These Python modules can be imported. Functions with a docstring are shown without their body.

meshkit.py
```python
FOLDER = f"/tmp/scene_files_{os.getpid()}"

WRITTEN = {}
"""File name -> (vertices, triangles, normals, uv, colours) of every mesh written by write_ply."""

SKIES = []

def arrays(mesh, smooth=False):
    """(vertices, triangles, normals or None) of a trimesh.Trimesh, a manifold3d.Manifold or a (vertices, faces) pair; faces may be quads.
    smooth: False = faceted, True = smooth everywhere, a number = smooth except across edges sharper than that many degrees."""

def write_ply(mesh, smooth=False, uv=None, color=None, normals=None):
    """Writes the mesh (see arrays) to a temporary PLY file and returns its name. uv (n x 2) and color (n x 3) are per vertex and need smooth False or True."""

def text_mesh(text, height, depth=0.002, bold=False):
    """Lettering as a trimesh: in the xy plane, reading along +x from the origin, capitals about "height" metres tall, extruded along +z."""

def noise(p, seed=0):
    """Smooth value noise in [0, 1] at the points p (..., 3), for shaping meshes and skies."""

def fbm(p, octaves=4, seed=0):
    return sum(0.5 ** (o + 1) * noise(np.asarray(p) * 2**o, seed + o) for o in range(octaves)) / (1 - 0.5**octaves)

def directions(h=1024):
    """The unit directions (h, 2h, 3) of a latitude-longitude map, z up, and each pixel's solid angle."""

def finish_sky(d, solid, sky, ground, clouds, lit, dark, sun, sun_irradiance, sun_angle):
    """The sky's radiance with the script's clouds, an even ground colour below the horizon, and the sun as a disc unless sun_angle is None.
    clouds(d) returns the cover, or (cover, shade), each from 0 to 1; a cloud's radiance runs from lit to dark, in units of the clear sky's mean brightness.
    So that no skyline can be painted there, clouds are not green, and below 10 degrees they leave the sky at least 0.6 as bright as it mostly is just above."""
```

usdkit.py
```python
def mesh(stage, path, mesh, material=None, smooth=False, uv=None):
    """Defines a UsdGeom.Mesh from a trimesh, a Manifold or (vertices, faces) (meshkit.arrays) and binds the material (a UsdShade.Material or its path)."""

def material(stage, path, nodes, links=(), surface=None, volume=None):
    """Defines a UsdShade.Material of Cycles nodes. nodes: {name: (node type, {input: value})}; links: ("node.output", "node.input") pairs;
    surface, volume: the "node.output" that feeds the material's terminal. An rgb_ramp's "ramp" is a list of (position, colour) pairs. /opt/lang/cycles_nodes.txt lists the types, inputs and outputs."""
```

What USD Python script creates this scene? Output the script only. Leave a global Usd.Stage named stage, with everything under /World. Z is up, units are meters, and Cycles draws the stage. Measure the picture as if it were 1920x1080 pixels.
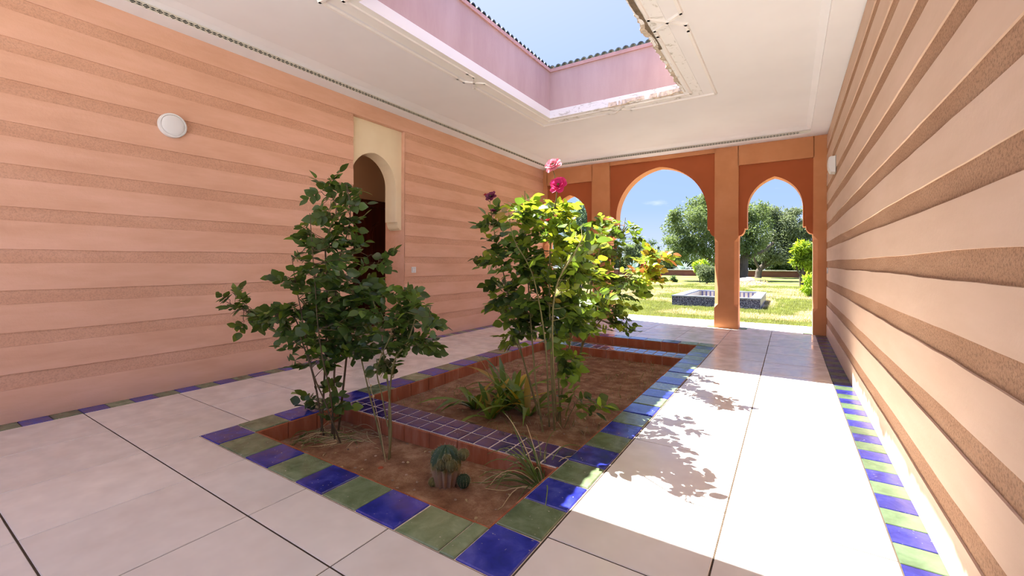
import math, random
import numpy as np
import trimesh
from shapely.geometry import Polygon, box as sbox
import usdkit, meshkit
from pxr import Usd, UsdGeom, UsdLux, UsdShade, Gf, Sdf, Vt

random.seed(7)
RNG = np.random.default_rng(7)
stage = Usd.Stage.CreateInMemory()
UsdGeom.SetStageUpAxis(stage, UsdGeom.Tokens.z)
UsdGeom.Xform.Define(stage, '/World')
LOOKS = '/World/Looks'
UsdGeom.Scope.Define(stage, LOOKS)

# ------------------------------------------------------------------ camera
FPX, CX, HY, EYE = 810.5, 960.0, 493.06, 1.138       # focal length and principal point in pixels of 1920x1080
YAW, ROLL = 0.57023, 0.00353
Fv = np.array([-math.sin(YAW), math.cos(YAW), 0.0])
Rv = np.array([math.cos(YAW), math.sin(YAW), 0.0])
Uv = np.array([0, 0, 1.0])
Rv, Uv = Rv * math.cos(ROLL) + Uv * math.sin(ROLL), Uv * math.cos(ROLL) - Rv * math.sin(ROLL)
cam = UsdGeom.Camera.Define(stage, '/World/camera')
cam.CreateHorizontalApertureAttr(36.0)
cam.CreateFocalLengthAttr(FPX / 1920 * 36.0)
cam.CreateVerticalApertureOffsetAttr((HY - 540.0) / 1920 * 36.0)
cam.CreateClippingRangeAttr((0.05, 1000.0))
cam.AddTransformOp().Set(Gf.Matrix4d(*Rv, 0, *Uv, 0, *(-Fv), 0, 0, 0, EYE, 1))
EXPOSURE = 0.72
cam.CreateExposureAttr(EXPOSURE)

# ------------------------------------------------------------------ sky and sun
SUN = np.array([-0.516, 0.14, 1.0]); SUN /= np.linalg.norm(SUN)      # towards the sun
sky = UsdLux.DomeLight.Define(stage, '/World/sky')
sky.CreateIntensityAttr(1.0)
sky_mat = usdkit.material(stage, LOOKS + '/sky', {
    't': ('texture_coordinate', {}),
    'n': ('vector_math', {'math_type': 'normalize'}),
    's': ('separate_xyz', {}),
    'r': ('rgb_ramp', {'ramp': [(0.0, (0.44, 0.48, 0.58)), (0.02, (0.44, 0.51, 0.72)), (0.12, (0.29, 0.415, 0.76)), (0.30, (0.24, 0.37, 0.80)), (0.55, (0.31, 0.40, 0.80)), (1.0, (0.35, 0.43, 0.80))]}),
    'd': ('vector_math', {'math_type': 'dot_product', 'vector2': tuple(SUN)}),
    'dm': ('math', {'math_type': 'maximum', 'value2': 0.0}),
    'dp': ('math', {'math_type': 'power', 'value2': 3.0}),
    'gl': ('mix_color', {'blend_type': 'add', 'a': (0, 0, 0), 'b': (0.26, 0.22, 0.16)}),
    'add': ('mix_color', {'blend_type': 'add', 'fac': 1.0, 'use_clamp_result': False}),
    'mp': ('mapping', {'scale': (1.0, 1.0, 3.2), 'location': (0.3, 0.1, 0.0)}),
    'cn': ('noise_texture', {'scale': 5.0, 'detail': 6.0, 'roughness': 0.55}),
    'cr': ('rgb_ramp', {'ramp': [(0.0, (0, 0, 0)), (0.56, (0, 0, 0)), (0.78, (1, 1, 1))]}),
    'cz': ('map_range', {'from_min': 0.45, 'from_max': 0.05, 'to_min': 0.0, 'to_max': 0.8, 'clamp': True}),
    'cm': ('math', {'math_type': 'multiply'}),
    'cl': ('mix_color', {'b': (0.86, 0.88, 0.94)}),
    'b': ('background_shader', {'strength': 1.0}),
}, [('t.generated', 'n.vector1'), ('n.vector', 's.vector'), ('s.z', 'r.fac'), ('n.vector', 'd.vector1'), ('d.value', 'dm.value1'), ('dm.value', 'dp.value1'),
    ('dp.value', 'gl.fac'), ('r.color', 'add.a'), ('gl.result', 'add.b'), ('n.vector', 'mp.vector'), ('mp.vector', 'cn.vector'), ('cn.fac', 'cr.fac'),
    ('s.z', 'cz.value'), ('cr.color', 'cm.value1'), ('cz.result', 'cm.value2'), ('cm.value', 'cl.fac'), ('add.result', 'cl.a'), ('cl.result', 'b.color')], surface='b.background')
UsdShade.MaterialBindingAPI.Apply(sky.GetPrim()).Bind(sky_mat)
sun = UsdLux.DistantLight.Define(stage, '/World/sun')
SUN_ANGLE = 0.3                                      # Cycles takes it as the disc's radius
sun.CreateAngleAttr(SUN_ANGLE)
SUN_POWER = 18.5                                     # irradiance; Cycles spreads it over the disc's solid angle
sun.CreateIntensityAttr(SUN_POWER / (math.pi * math.radians(SUN_ANGLE) ** 2))
sun.CreateColorAttr(Gf.Vec3f(1.0, 0.96, 0.91))
_z = SUN; _x = np.cross([0, 1, 0], _z); _x /= np.linalg.norm(_x); _y = np.cross(_z, _x)
sun.AddTransformOp().Set(Gf.Matrix4d(*_x, 0, *_y, 0, *_z, 0, 0, 0, 10, 1))


# ------------------------------------------------------------------ reading places off the photograph
EYEP = np.array([0, 0, EYE])
def ray(u, v): return Fv + Rv * (u - CX) / FPX + Uv * (HY - v) / FPX
def at_z(u, v, z=0.0):
    d = ray(u, v); return EYEP + d * (z - EYE) / d[2]
def at_y(u, v, y):
    d = ray(u, v); return EYEP + d * y / d[1]
def at_x(u, v, x):
    d = ray(u, v); return EYEP + d * x / d[0]
def depth(p): return float((np.asarray(p) - EYEP) @ Fv)
def at_d(u, v, d): return EYEP + ray(u, v) * d

# ------------------------------------------------------------------ scene helpers
COUNT = {}
def path_for(name, parent):
    root = '/World' if parent is None else str(parent.GetPath())
    key = root + '/' + name
    n = COUNT.get(key, -1) + 1
    COUNT[key] = n
    return key if n == 0 else f'{key}_{n:03d}'
def tag(prim, label=None, cat=None, group=None, kind=None):
    for k, v in (('label', label), ('category', cat), ('group', group), ('kind', kind)):
        if v: prim.SetCustomDataByKey(k, v)
    return prim
def thing(name, label=None, cat=None, loc=(0, 0, 0), group=None, kind=None):
    x = UsdGeom.Xform.Define(stage, path_for(name, None))
    x.AddTranslateOp().Set(Gf.Vec3d(*map(float, loc)))
    p = x.GetPrim(); p.SetCustomDataByKey('origin', Gf.Vec3d(*map(float, loc)))
    ORIGIN[str(p.GetPath())] = np.array(loc, float)
    return tag(p, label, cat, group, kind)
ORIGIN = {}
def origin_of(parent):
    if parent is None: return np.zeros(3)
    pth = str(parent.GetPath())
    while pth not in ORIGIN: pth = pth.rsplit('/', 1)[0]
    return ORIGIN[pth]
def arr(mesh):
    if hasattr(mesh, 'build'): mesh = mesh.build()
    if hasattr(mesh, 'vertices'): return np.array(mesh.vertices, float), np.array(mesh.faces)
    v, f = mesh
    f = np.asarray(f)
    if f.shape[1] == 4: f = np.vstack([f[:, [0, 1, 2]], f[:, [0, 2, 3]]])
    return np.asarray(v, float), f
def part(name, mesh, mat, parent=None, smooth=False, kind=None, label=None, cat=None, group=None):
    """One Mesh prim; MESH is given in world coordinates."""
    v, f = arr(mesh)
    p = usdkit.mesh(stage, path_for(name, parent), (v - origin_of(parent), f), mat, smooth=smooth).GetPrim()
    return tag(p, label, cat, group, kind)
class MB:
    """Collects pieces of geometry for one mesh."""
    def __init__(self): self.v, self.f, self.n = [], [], 0
    def add(self, v, f):
        v, f = arr((v, f)); self.v.append(v); self.f.append(f + self.n); self.n += len(v); return self
    def box(self, x0, x1, y0, y1, z0, z1):
        v = [(x, y, z) for z in (z0, z1) for y in (y0, y1) for x in (x0, x1)]
        return self.add(v, [(0, 2, 3, 1), (4, 5, 7, 6), (0, 1, 5, 4), (2, 6, 7, 3), (0, 4, 6, 2), (1, 3, 7, 5)])
    def tube(self, pts, r, n=6, cap=True):
        v, f = tube(pts, r, n); return self.add(v, f)
    def build(self): return np.vstack(self.v), np.vstack(self.f)
def tube(pts, r, n=6):
    p = np.asarray(pts, float); r = np.broadcast_to(np.asarray(r, float), (len(p),))
    t = np.gradient(p, axis=0); t /= np.linalg.norm(t, axis=1, keepdims=True) + 1e-12
    ref = np.array([0, 0, 1.0]) if abs(t[0][2]) < 0.9 else np.array([1.0, 0, 0])
    a = np.cross(t, ref); a /= np.linalg.norm(a, axis=1, keepdims=True) + 1e-9
    for i in range(1, len(a)):
        if a[i] @ a[i - 1] < 0: a[i] = -a[i]
    b = np.cross(t, a)
    ang = np.arange(n) * 2 * np.pi / n
    v = p[:, None] + r[:, None, None] * (np.cos(ang)[None, :, None] * a[:, None] + np.sin(ang)[None, :, None] * b[:, None])
    f = []
    for i in range(len(p) - 1):
        for j in range(n):
            k = (j + 1) % n
            f += [(i * n + j, (i + 1) * n + j, (i + 1) * n + k, i * n + k)]
    f = np.array(f); f = np.vstack([f[:, [0, 2, 1]], f[:, [0, 3, 2]]])
    v = v.reshape(-1, 3)
    e = (len(p) - 1) * n
    cap = [(0, j, j + 1) for j in range(1, n - 1)] + [(e, e + j + 1, e + j) for j in range(1, n - 1)]
    return v, np.vstack([f, cap])
def spline(pts, m=6):
    p = np.asarray(pts, float)
    if len(p) < 3: return np.linspace(p[0], p[-1], m + 1)
    q = np.vstack([2 * p[0] - p[1], p, 2 * p[-1] - p[-2]]); out = []
    for i in range(1, len(q) - 2):
        for t in np.linspace(0, 1, m, endpoint=False):
            out.append(0.5 * ((2 * q[i]) + (-q[i - 1] + q[i + 1]) * t + (2 * q[i - 1] - 5 * q[i] + 4 * q[i + 1] - q[i + 2]) * t * t + (-q[i - 1] + 3 * q[i] - 3 * q[i + 1] + q[i + 2]) * t ** 3))
    out.append(p[-1]); return np.array(out)
def tile(x0, x1, y0, y1, z, h=0.012, ch=0.0025, tilt=0.0):
    """A tile with chamfered top edges, its top at z."""
    v = []
    for (a, zz) in ((0, z - h), (0, z - ch), (ch, z)):
        v += [(x0 + a, y0 + a, zz), (x1 - a, y0 + a, zz), (x1 - a, y1 - a, zz), (x0 + a, y1 - a, zz)]
    v = np.array(v, float)
    if tilt:
        c = np.array([(x0 + x1) / 2, (y0 + y1) / 2]); g = RNG.normal(0, tilt, 2)
        v[:, 2] += (v[:, :2] - c) @ g
    f = []
    for k in (0, 4):
        for i in range(4):
            j = (i + 1) % 4; f.append((k + i, k + j, k + 4 + j, k + 4 + i))
    f.append((8, 9, 10, 11))
    return v, np.array(f)
def extrude(poly, axis, a, b):
    """A shapely polygon extruded from a to b along an axis: 'y' (poly in x,z), 'x' (poly in y,z) or 'z' (poly in x,y)."""
    m = trimesh.creation.extrude_polygon(poly, abs(b - a)); v = np.array(m.vertices); f = np.array(m.faces)
    lo = min(a, b)
    if axis == 'z': w = np.stack([v[:, 0], v[:, 1], v[:, 2] + lo], 1)
    elif axis == 'y': w = np.stack([v[:, 0], v[:, 2] + lo, v[:, 1]], 1); f = f[:, ::-1]
    else: w = np.stack([v[:, 2] + lo, v[:, 0], v[:, 1]], 1)
    return w, f
def lathe(profile, n=32, centre=(0, 0, 0), axis=(0, 0, 1)):
    pr = np.asarray(profile, float); ang = np.linspace(0, 2 * np.pi, n, endpoint=False)
    v = np.array([[r * math.cos(t), r * math.sin(t), z] for r, z in pr for t in ang])
    f = []
    for i in range(len(pr) - 1):
        for j in range(n):
            k = (j + 1) % n; f.append((i * n + j, i * n + k, (i + 1) * n + k, (i + 1) * n + j))
    T = trimesh.geometry.align_vectors([0, 0, 1], axis)[:3, :3]
    return v @ T.T + np.array(centre), np.array(f)
def noise1(x, seed, freq):
    """Smooth one-dimensional noise in about -1..1."""
    rs = np.random.default_rng(seed); tab = rs.uniform(-1, 1, 512)
    x = np.asarray(x) * freq + 100; i = np.floor(x).astype(int); t = x - i; t = t * t * (3 - 2 * t)
    return tab[i % 512] * (1 - t) + tab[(i + 1) % 512] * t

# ------------------------------------------------------------------ materials
def mat(name, nodes, links, surface='p.BSDF'): return usdkit.material(stage, f'{LOOKS}/{name}', nodes, links, surface=surface)
def plain(name, color, rough=0.6, spec=0.5, metallic=0.0, coat=0.0, var=0.0, scale=8.0, bump=0.0, bscale=60.0, hue=None):
    """Principled material whose colour varies with noise in world space and between prims."""
    n = {'p': ('principled_bsdf', {'base_color': color, 'roughness': rough, 'specular_ior_level': spec, 'metallic': metallic, 'coat_weight': coat}), 'g': ('geometry', {})}
    l = []
    if var:
        n['n'] = ('noise_texture', {'scale': scale, 'detail': 5.0, 'roughness': 0.6})
        n['o'] = ('object_info', {})
        n['mr'] = ('map_range', {'from_min': 0.3, 'from_max': 0.7, 'to_min': 1 - var, 'to_max': 1 + var, 'clamp': True})
        n['mo'] = ('map_range', {'from_min': 0.0, 'from_max': 1.0, 'to_min': 1 - var * .8, 'to_max': 1 + var * .8})
        n['mm'] = ('math', {'math_type': 'multiply'})
        n['c'] = ('vector_math', {'math_type': 'scale', 'vector1': color})
        l += [('g.position', 'n.vector'), ('n.fac', 'mr.value'), ('o.random', 'mo.value'), ('mr.result', 'mm.value1'), ('mo.result', 'mm.value2'), ('mm.value', 'c.scale'), ('c.vector', 'p.base_color')]
    if bump:
        n['bn'] = ('noise_texture', {'scale': bscale, 'detail': 6.0, 'roughness': 0.6})
        n['b'] = ('bump', {'strength': bump, 'distance': 0.01})
        l += [('g.position', 'bn.vector'), ('bn.fac', 'b.height'), ('b.normal', 'p.normal')]
    return mat(name, n, l)

def streaked(name, c1, c2, c3, bump, bscale, pit=0.0, rough=0.85, stretch=(6, 1.2, 6)):
    """Trowelled or scratched earth plaster: colour drifting in horizontal streaks, fine bump, optional dark pits."""
    n = {'g': ('geometry', {}), 'm': ('mapping', {'scale': stretch}),
         'n1': ('noise_texture', {'scale': 1.0, 'detail': 8.0, 'roughness': 0.62}),
         'r': ('rgb_ramp', {'ramp': [(0.25, c1), (0.5, c2), (0.75, c3)]}),
         'n2': ('noise_texture', {'scale': bscale, 'detail': 5.0, 'roughness': 0.65}),
         'b': ('bump', {'strength': bump, 'distance': 0.01}),
         'p': ('principled_bsdf', {'roughness': rough, 'specular_ior_level': 0.25})}
    l = [('g.position', 'm.vector'), ('m.vector', 'n1.vector'), ('n1.fac', 'r.fac'), ('g.position', 'n2.vector'), ('n2.fac', 'b.height'), ('b.normal', 'p.normal')]
    if pit:
        n['n3'] = ('noise_texture', {'scale': 95.0, 'detail': 3.0, 'roughness': 0.7})
        n['pr'] = ('rgb_ramp', {'ramp': [(0.0, (1 - pit,) * 3), (0.40, (1 - pit * .5,) * 3), (0.52, (1.0,) * 3), (1.0, (1.08,) * 3)]})
        n['x'] = ('mix_color', {'blend_type': 'multiply', 'fac': 1.0})
        l += [('g.position', 'n3.vector'), ('n3.fac', 'pr.fac'), ('r.color', 'x.a'), ('pr.color', 'x.b'), ('x.result', 'p.base_color')]
    else:
        l += [('r.color', 'p.base_color')]
    return mat(name, n, l)

M = {}
M['plaster_left'] = streaked('plaster_left', (.61, .335, .215), (.685, .395, .265), (.76, .455, .33), 0.16, 40)
M['rough_left'] = streaked('rough_left', (.575, .31, .195), (.63, .355, .23), (.69, .40, .275), 0.3, 120, pit=.26, rough=.95)
M['plaster_right'] = streaked('plaster_right', (.57, .395, .285), (.61, .435, .32), (.65, .47, .355), 0.12, 40)
M['rough_right'] = streaked('rough_right', (.40, .22, .125), (.47, .27, .16), (.54, .335, .21), 0.8, 110, pit=.55, rough=.95)
M['column'] = streaked('column_plaster', (.56, .24, .10), (.61, .27, .12), (.66, .31, .15), 0.12, 50, stretch=(2.5, 2.5, 2.5))
M['arch_red'] = streaked('arch_red', (.40, .105, .035), (.43, .115, .04), (.46, .125, .045), 0.06, 50, stretch=(2, 2, 2))
M['cream'] = streaked('cream_plaster', (.76, .64, .42), (.80, .68, .46), (.84, .73, .51), 0.05, 50, stretch=(2, 2, 2))
M['vestibule'] = plain('vestibule_plaster', (.55, .42, .28), .9, .2)
M['ceiling'] = streaked('ceiling_paint', (.79, .775, .77), (.82, .805, .80), (.84, .83, .825), 0.03, 30, stretch=(1.5, 1.5, 1.5))
M['moulding'] = plain('moulding_plaster', (.85, .82, .78), .7, .3, bump=.25, bscale=160)
M['well_pink'] = streaked('well_pink', (.46, .315, .295), (.53, .375, .35), (.59, .435, .41), 0.15, 60, stretch=(3.5, 3.5, .8))
M['well_band'] = plain('well_band', (.60, .36, .32), .85, .2, var=.1, scale=10)
M['fascia'] = plain('fascia_white', (.86, .84, .79), .6, .4)
M['roof_tile'] = plain('roof_tile_glaze', (.10, .13, .11), .35, .5, var=.45, scale=14)
M['grout'] = plain('floor_grout', (.065, .048, .034), .95, .1, var=.25, scale=30)
M['grout_light'] = plain('border_grout', (.52, .42, .33), .95, .1, var=.3, scale=30)
M['grout_pale'] = plain('divider_grout', (.60, .52, .46), .95, .1, var=.2, scale=30)
M['terracotta'] = streaked('terracotta', (.24, .075, .035), (.34, .105, .045), (.46, .20, .12), 0.3, 90, stretch=(9, 9, 2.0))
M['wood'] = streaked('dark_wood', (.04, .009, .0045), (.065, .015, .007), (.10, .024, .010), 0.1, 90, rough=.35, stretch=(8, 8, .7))
M['white_plastic'] = plain('white_plastic', (.72, .71, .69), .35, .5)
M['grey_plastic'] = plain('grey_plastic', (.42, .40, .36), .4, .5)
M['dark_gap'] = plain('dark_gap', (.05, .045, .04), .8, .2)
M['frieze_dark'] = plain('frieze_dark', (.045, .05, .04), .8, .2)
M['frieze_back'] = plain('frieze_back', (.70, .66, .56), .8, .2)
M['forecourt'] = plain('forecourt_paving', (.62, .60, .58), .9, .2, var=.08, scale=2)
M['stone'] = plain('pale_stone', (.62, .57, .50), .9, .2, var=.2, scale=6, bump=.3)
M['pebble'] = plain('pebble', (.38, .27, .2), .9, .2, var=.5, scale=5)
M['red_stone'] = plain('red_stone', (.42, .10, .05), .9, .2, var=.2)
M['bark'] = streaked('bark', (.06, .045, .034), (.095, .075, .058), (.15, .12, .095), 0.8, 14, stretch=(5, 5, 1.0))
M['garden_wall'] = streaked('garden_wall_plaster', (.12, .045, .033), (.16, .06, .045), (.20, .085, .065), 0.3, 8, stretch=(1, 1, 2))
M['cactus_spine'] = plain('cactus_spine', (.36, .31, .19), .6, .3)

# floor tile: satin cream porcelain with faint marbling, dirt and a tone of its own for each tile
M['floor_tile'] = mat('floor_tile', {
    'g': ('geometry', {}), 'o': ('object_info', {}), 'n': ('noise_texture', {'scale': 1.7, 'detail': 7.0, 'roughness': .6, 'distortion': .6}),
    'r': ('rgb_ramp', {'ramp': [(.25, (.67, .60, .53)), (.5, (.735, .675, .61)), (.75, (.765, .715, .655))]}),
    'mo': ('map_range', {'from_min': 0, 'from_max': 1, 'to_min': .95, 'to_max': 1.04}), 's': ('vector_math', {'math_type': 'scale'}),
    'n2': ('noise_texture', {'scale': 6.0, 'detail': 4.0}), 'rr': ('map_range', {'from_min': .3, 'from_max': .7, 'to_min': .16, 'to_max': .32}),
    'p': ('principled_bsdf', {'specular_ior_level': .5})},
    [('g.position', 'n.vector'), ('n.fac', 'r.fac'), ('r.color', 's.vector1'), ('o.random', 'mo.value'), ('mo.result', 's.scale'), ('s.vector', 'p.base_color'),
     ('g.position', 'n2.vector'), ('n2.fac', 'rr.value'), ('rr.result', 'p.roughness')])
def glazed(name, c1, c2, c3, chip=(.55, .5, .42), rough=(.06, .2), bump=.12, chip_at=.70):
    """Hand-made glazed tile: pooled colour, small pale chips and scratches, wavy gloss."""
    return mat(name, {
        'g': ('geometry', {}), 'o': ('object_info', {}),
        'n': ('noise_texture', {'scale': 9.0, 'detail': 6.0, 'roughness': .6, 'distortion': .4}),
        'r': ('rgb_ramp', {'ramp': [(.3, c1), (.5, c2), (.72, c3)]}),
        'mo': ('map_range', {'from_min': 0, 'from_max': 1, 'to_min': .75, 'to_max': 1.2}), 's': ('vector_math', {'math_type': 'scale'}),
        'n2': ('noise_texture', {'scale': 55.0, 'detail': 3.0, 'roughness': .5}),
        'cr': ('rgb_ramp', {'ramp': [(0, (0, 0, 0)), (chip_at, (0, 0, 0)), (chip_at + .03, (1, 1, 1))]}),
        'mx': ('mix_color', {'b': chip}),
        'n3': ('noise_texture', {'scale': 7.0, 'detail': 2.0}), 'b': ('bump', {'strength': bump, 'distance': .02}),
        'rr': ('map_range', {'from_min': .3, 'from_max': .7, 'to_min': rough[0], 'to_max': rough[1]}),
        'p': ('principled_bsdf', {'specular_ior_level': .6})},
        [('g.position', 'n.vector'), ('n.fac', 'r.fac'), ('r.color', 's.vector1'), ('o.random', 'mo.value'), ('mo.result', 's.scale'),
         ('g.position', 'n2.vector'), ('n2.fac', 'cr.fac'), ('cr.color', 'mx.fac'), ('s.vector', 'mx.a'), ('mx.result', 'p.base_color'),
         ('g.position', 'n3.vector'), ('n3.fac', 'b.height'), ('b.normal', 'p.normal'), ('n.fac', 'rr.value'), ('rr.result', 'p.roughness')])
M['blue_tile'] = glazed('blue_glaze', (.016, .02, .19), (.026, .034, .30), (.06, .075, .42))
M['green_tile'] = glazed('green_glaze', (.10, .14, .07), (.145, .195, .10), (.20, .26, .15), rough=(.12, .28))
M['blue_deep'] = glazed('blue_deep_glaze', (.006, .008, .075), (.009, .013, .12), (.018, .025, .17), chip=(.10, .11, .18), chip_at=.66, rough=(.2, .35))
M['green_deep'] = glazed('green_deep_glaze', (.04, .068, .034), (.056, .092, .048), (.078, .118, .066), chip=(.16, .18, .14), chip_at=.72, rough=(.2, .35))
M['violet_tile'] = glazed('violet_glaze', (.022, .014, .07), (.032, .024, .12), (.06, .045, .16))
M['pool_tile'] = mat('pool_mosaic', {
    'g': ('geometry', {}), 'v': ('voronoi_texture', {'scale': 46.0, 'randomness': .6}), 'r': ('rgb_ramp', {'ramp': [(0, (.012, .015, .035)), (.45, (.03, .035, .08)), (.7, (.10, .12, .20)), (1, (.25, .27, .33))]}),
    'bw': ('rgb_to_bw', {}), 'p': ('principled_bsdf', {'roughness': .3})}, [('g.position', 'v.vector'), ('v.color', 'bw.color'), ('bw.val', 'r.fac'), ('r.color', 'p.base_color')])
M['pool_rim'] = plain('pool_rim', (.20, .23, .29), .35, .5, var=.15, scale=12)
M['pool_inside'] = plain('pool_inside', (.36, .33, .30), .6, .4, var=.15, scale=4)
M['pool_stripe'] = plain('pool_stripe', (.06, .06, .16), .4, .5)
M['soil'] = mat('soil', {
    'g': ('geometry', {}), 'n': ('noise_texture', {'scale': 7.0, 'detail': 10.0, 'roughness': .7}),
    'r': ('rgb_ramp', {'ramp': [(.3, (.16, .075, .042)), (.5, (.30, .16, .09)), (.72, (.54, .36, .22))]}),
    'n2': ('noise_texture', {'scale': 130.0, 'detail': 4.0, 'roughness': .6}), 'cr': ('rgb_ramp', {'ramp': [(0, (.6, .6, .6)), (.5, (1, 1, 1)), (.74, (1, 1, 1)), (.78, (2.0, 2.0, 2.0))]}),
    'x': ('mix_color', {'blend_type': 'multiply', 'fac': 1.0, 'use_clamp': False}), 'b': ('bump', {'strength': .8, 'distance': .012}),
    'p': ('principled_bsdf', {'roughness': .95, 'specular_ior_level': .15})},
    [('g.position', 'n.vector'), ('n.fac', 'r.fac'), ('g.position', 'n2.vector'), ('n2.fac', 'cr.fac'), ('r.color', 'x.a'), ('cr.color', 'x.b'), ('x.result', 'p.base_color'), ('n2.fac', 'b.height'), ('b.normal', 'p.normal')])
M['lawn'] = mat('lawn_ground', {
    'g': ('geometry', {}), 'n': ('noise_texture', {'scale': .55, 'detail': 6.0, 'roughness': .6}), 'n2': ('noise_texture', {'scale': 25.0, 'detail': 4.0, 'roughness': .7}),
    'r': ('rgb_ramp', {'ramp': [(.36, (.105, .155, .028)), (.5, (.16, .19, .045)), (.66, (.25, .225, .09))]}),
    'cr': ('rgb_ramp', {'ramp': [(.25, (.55, .55, .55)), (.6, (1.1, 1.1, 1.1)), (.8, (1.35, 1.3, 1.2))]}),
    'x': ('mix_color', {'blend_type': 'multiply', 'fac': 1.0, 'use_clamp': False}), 'p': ('principled_bsdf', {'roughness': .95, 'specular_ior_level': .1})},
    [('g.position', 'n.vector'), ('n.fac', 'r.fac'), ('g.position', 'n2.vector'), ('n2.fac', 'cr.fac'), ('r.color', 'x.a'), ('cr.color', 'x.b'), ('x.result', 'p.base_color')])
def leafy(name, color, trans, tfac=.4, rough=.35, vary=.35, gloss=.5):
    """A leaf: glossy diffuse mixed with light coming through; a tone of its own for each prim and each piece of a joined mesh."""
    return mat(name, {
        'o': ('object_info', {}), 'g': ('geometry', {}), 'ra': ('math', {'math_type': 'add'}), 'rf': ('math', {'math_type': 'fraction'}),
        'mo': ('map_range', {'from_min': 0, 'from_max': 1, 'to_min': 1 - vary, 'to_max': 1 + vary}),
        's': ('vector_math', {'math_type': 'scale', 'vector1': color}), 's2': ('vector_math', {'math_type': 'scale', 'vector1': trans}),
        'p': ('principled_bsdf', {'roughness': rough, 'specular_ior_level': gloss}), 't': ('translucent_bsdf', {}), 'm': ('mix_closure', {'fac': tfac})},
        [('o.random', 'ra.value1'), ('g.random_per_island', 'ra.value2'), ('ra.value', 'rf.value1'), ('rf.value', 'mo.value'), ('mo.result', 's.scale'), ('mo.result', 's2.scale'),
         ('s.vector', 'p.base_color'), ('s2.vector', 't.color'), ('p.BSDF', 'm.closure1'), ('t.BSDF', 'm.closure2')], surface='m.closure')
M['leaf_dark'] = leafy('leaf_dark', (.042, .078, .018), (.13, .21, .018), .35)
M['leaf_mid'] = leafy('leaf_mid', (.10, .17, .03), (.32, .46, .03), .42)
M['leaf_lime'] = leafy('leaf_lime', (.22, .30, .035), (.55, .62, .03), .5)
M['leaf_gold'] = leafy('leaf_gold', (.34, .24, .04), (.55, .36, .03), .4)
M['leaf_rust'] = leafy('leaf_rust', (.35, .13, .04), (.55, .2, .05), .35)
M['strap_green'] = leafy('strap_green', (.115, .20, .035), (.28, .42, .03), .3, rough=.28)
M['strap_yellow'] = leafy('strap_yellow', (.42, .30, .02), (.55, .38, .02), .3)
M['grass_green'] = leafy('grass_green', (.15, .20, .05), (.25, .32, .05), .3, rough=.5)
M['grass_dry'] = leafy('grass_dry', (.56, .44, .25), (.45, .34, .15), .25, rough=.8, gloss=.2)
M['lawn_blade'] = leafy('lawn_blade', (.165, .19, .045), (.24, .27, .04), .35, rough=.6, vary=.5, gloss=.2)
M['tree_leaf'] = leafy('tree_leaf', (.10, .14, .05), (.18, .24, .06), .35, rough=.6, vary=.45, gloss=.3)
M['tree_leaf_silver'] = leafy('tree_leaf_silver', (.16, .20, .105), (.22, .27, .11), .35, rough=.6, vary=.45, gloss=.3)
M['tree_leaf_lime'] = leafy('tree_leaf_lime', (.20, .30, .03), (.45, .58, .03), .45, rough=.5, vary=.4, gloss=.3)
M['tree_leaf_deep'] = leafy('tree_leaf_deep', (.045, .075, .025), (.09, .14, .03), .3, rough=.6, vary=.4, gloss=.3)
M['bamboo_leaf'] = leafy('bamboo_leaf', (.12, .19, .12), (.22, .32, .16), .35, rough=.5, vary=.5)
M['agave'] = leafy('agave_leaf', (.36, .46, .45), (.2, .3, .25), .15, rough=.5, vary=.15)
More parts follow.
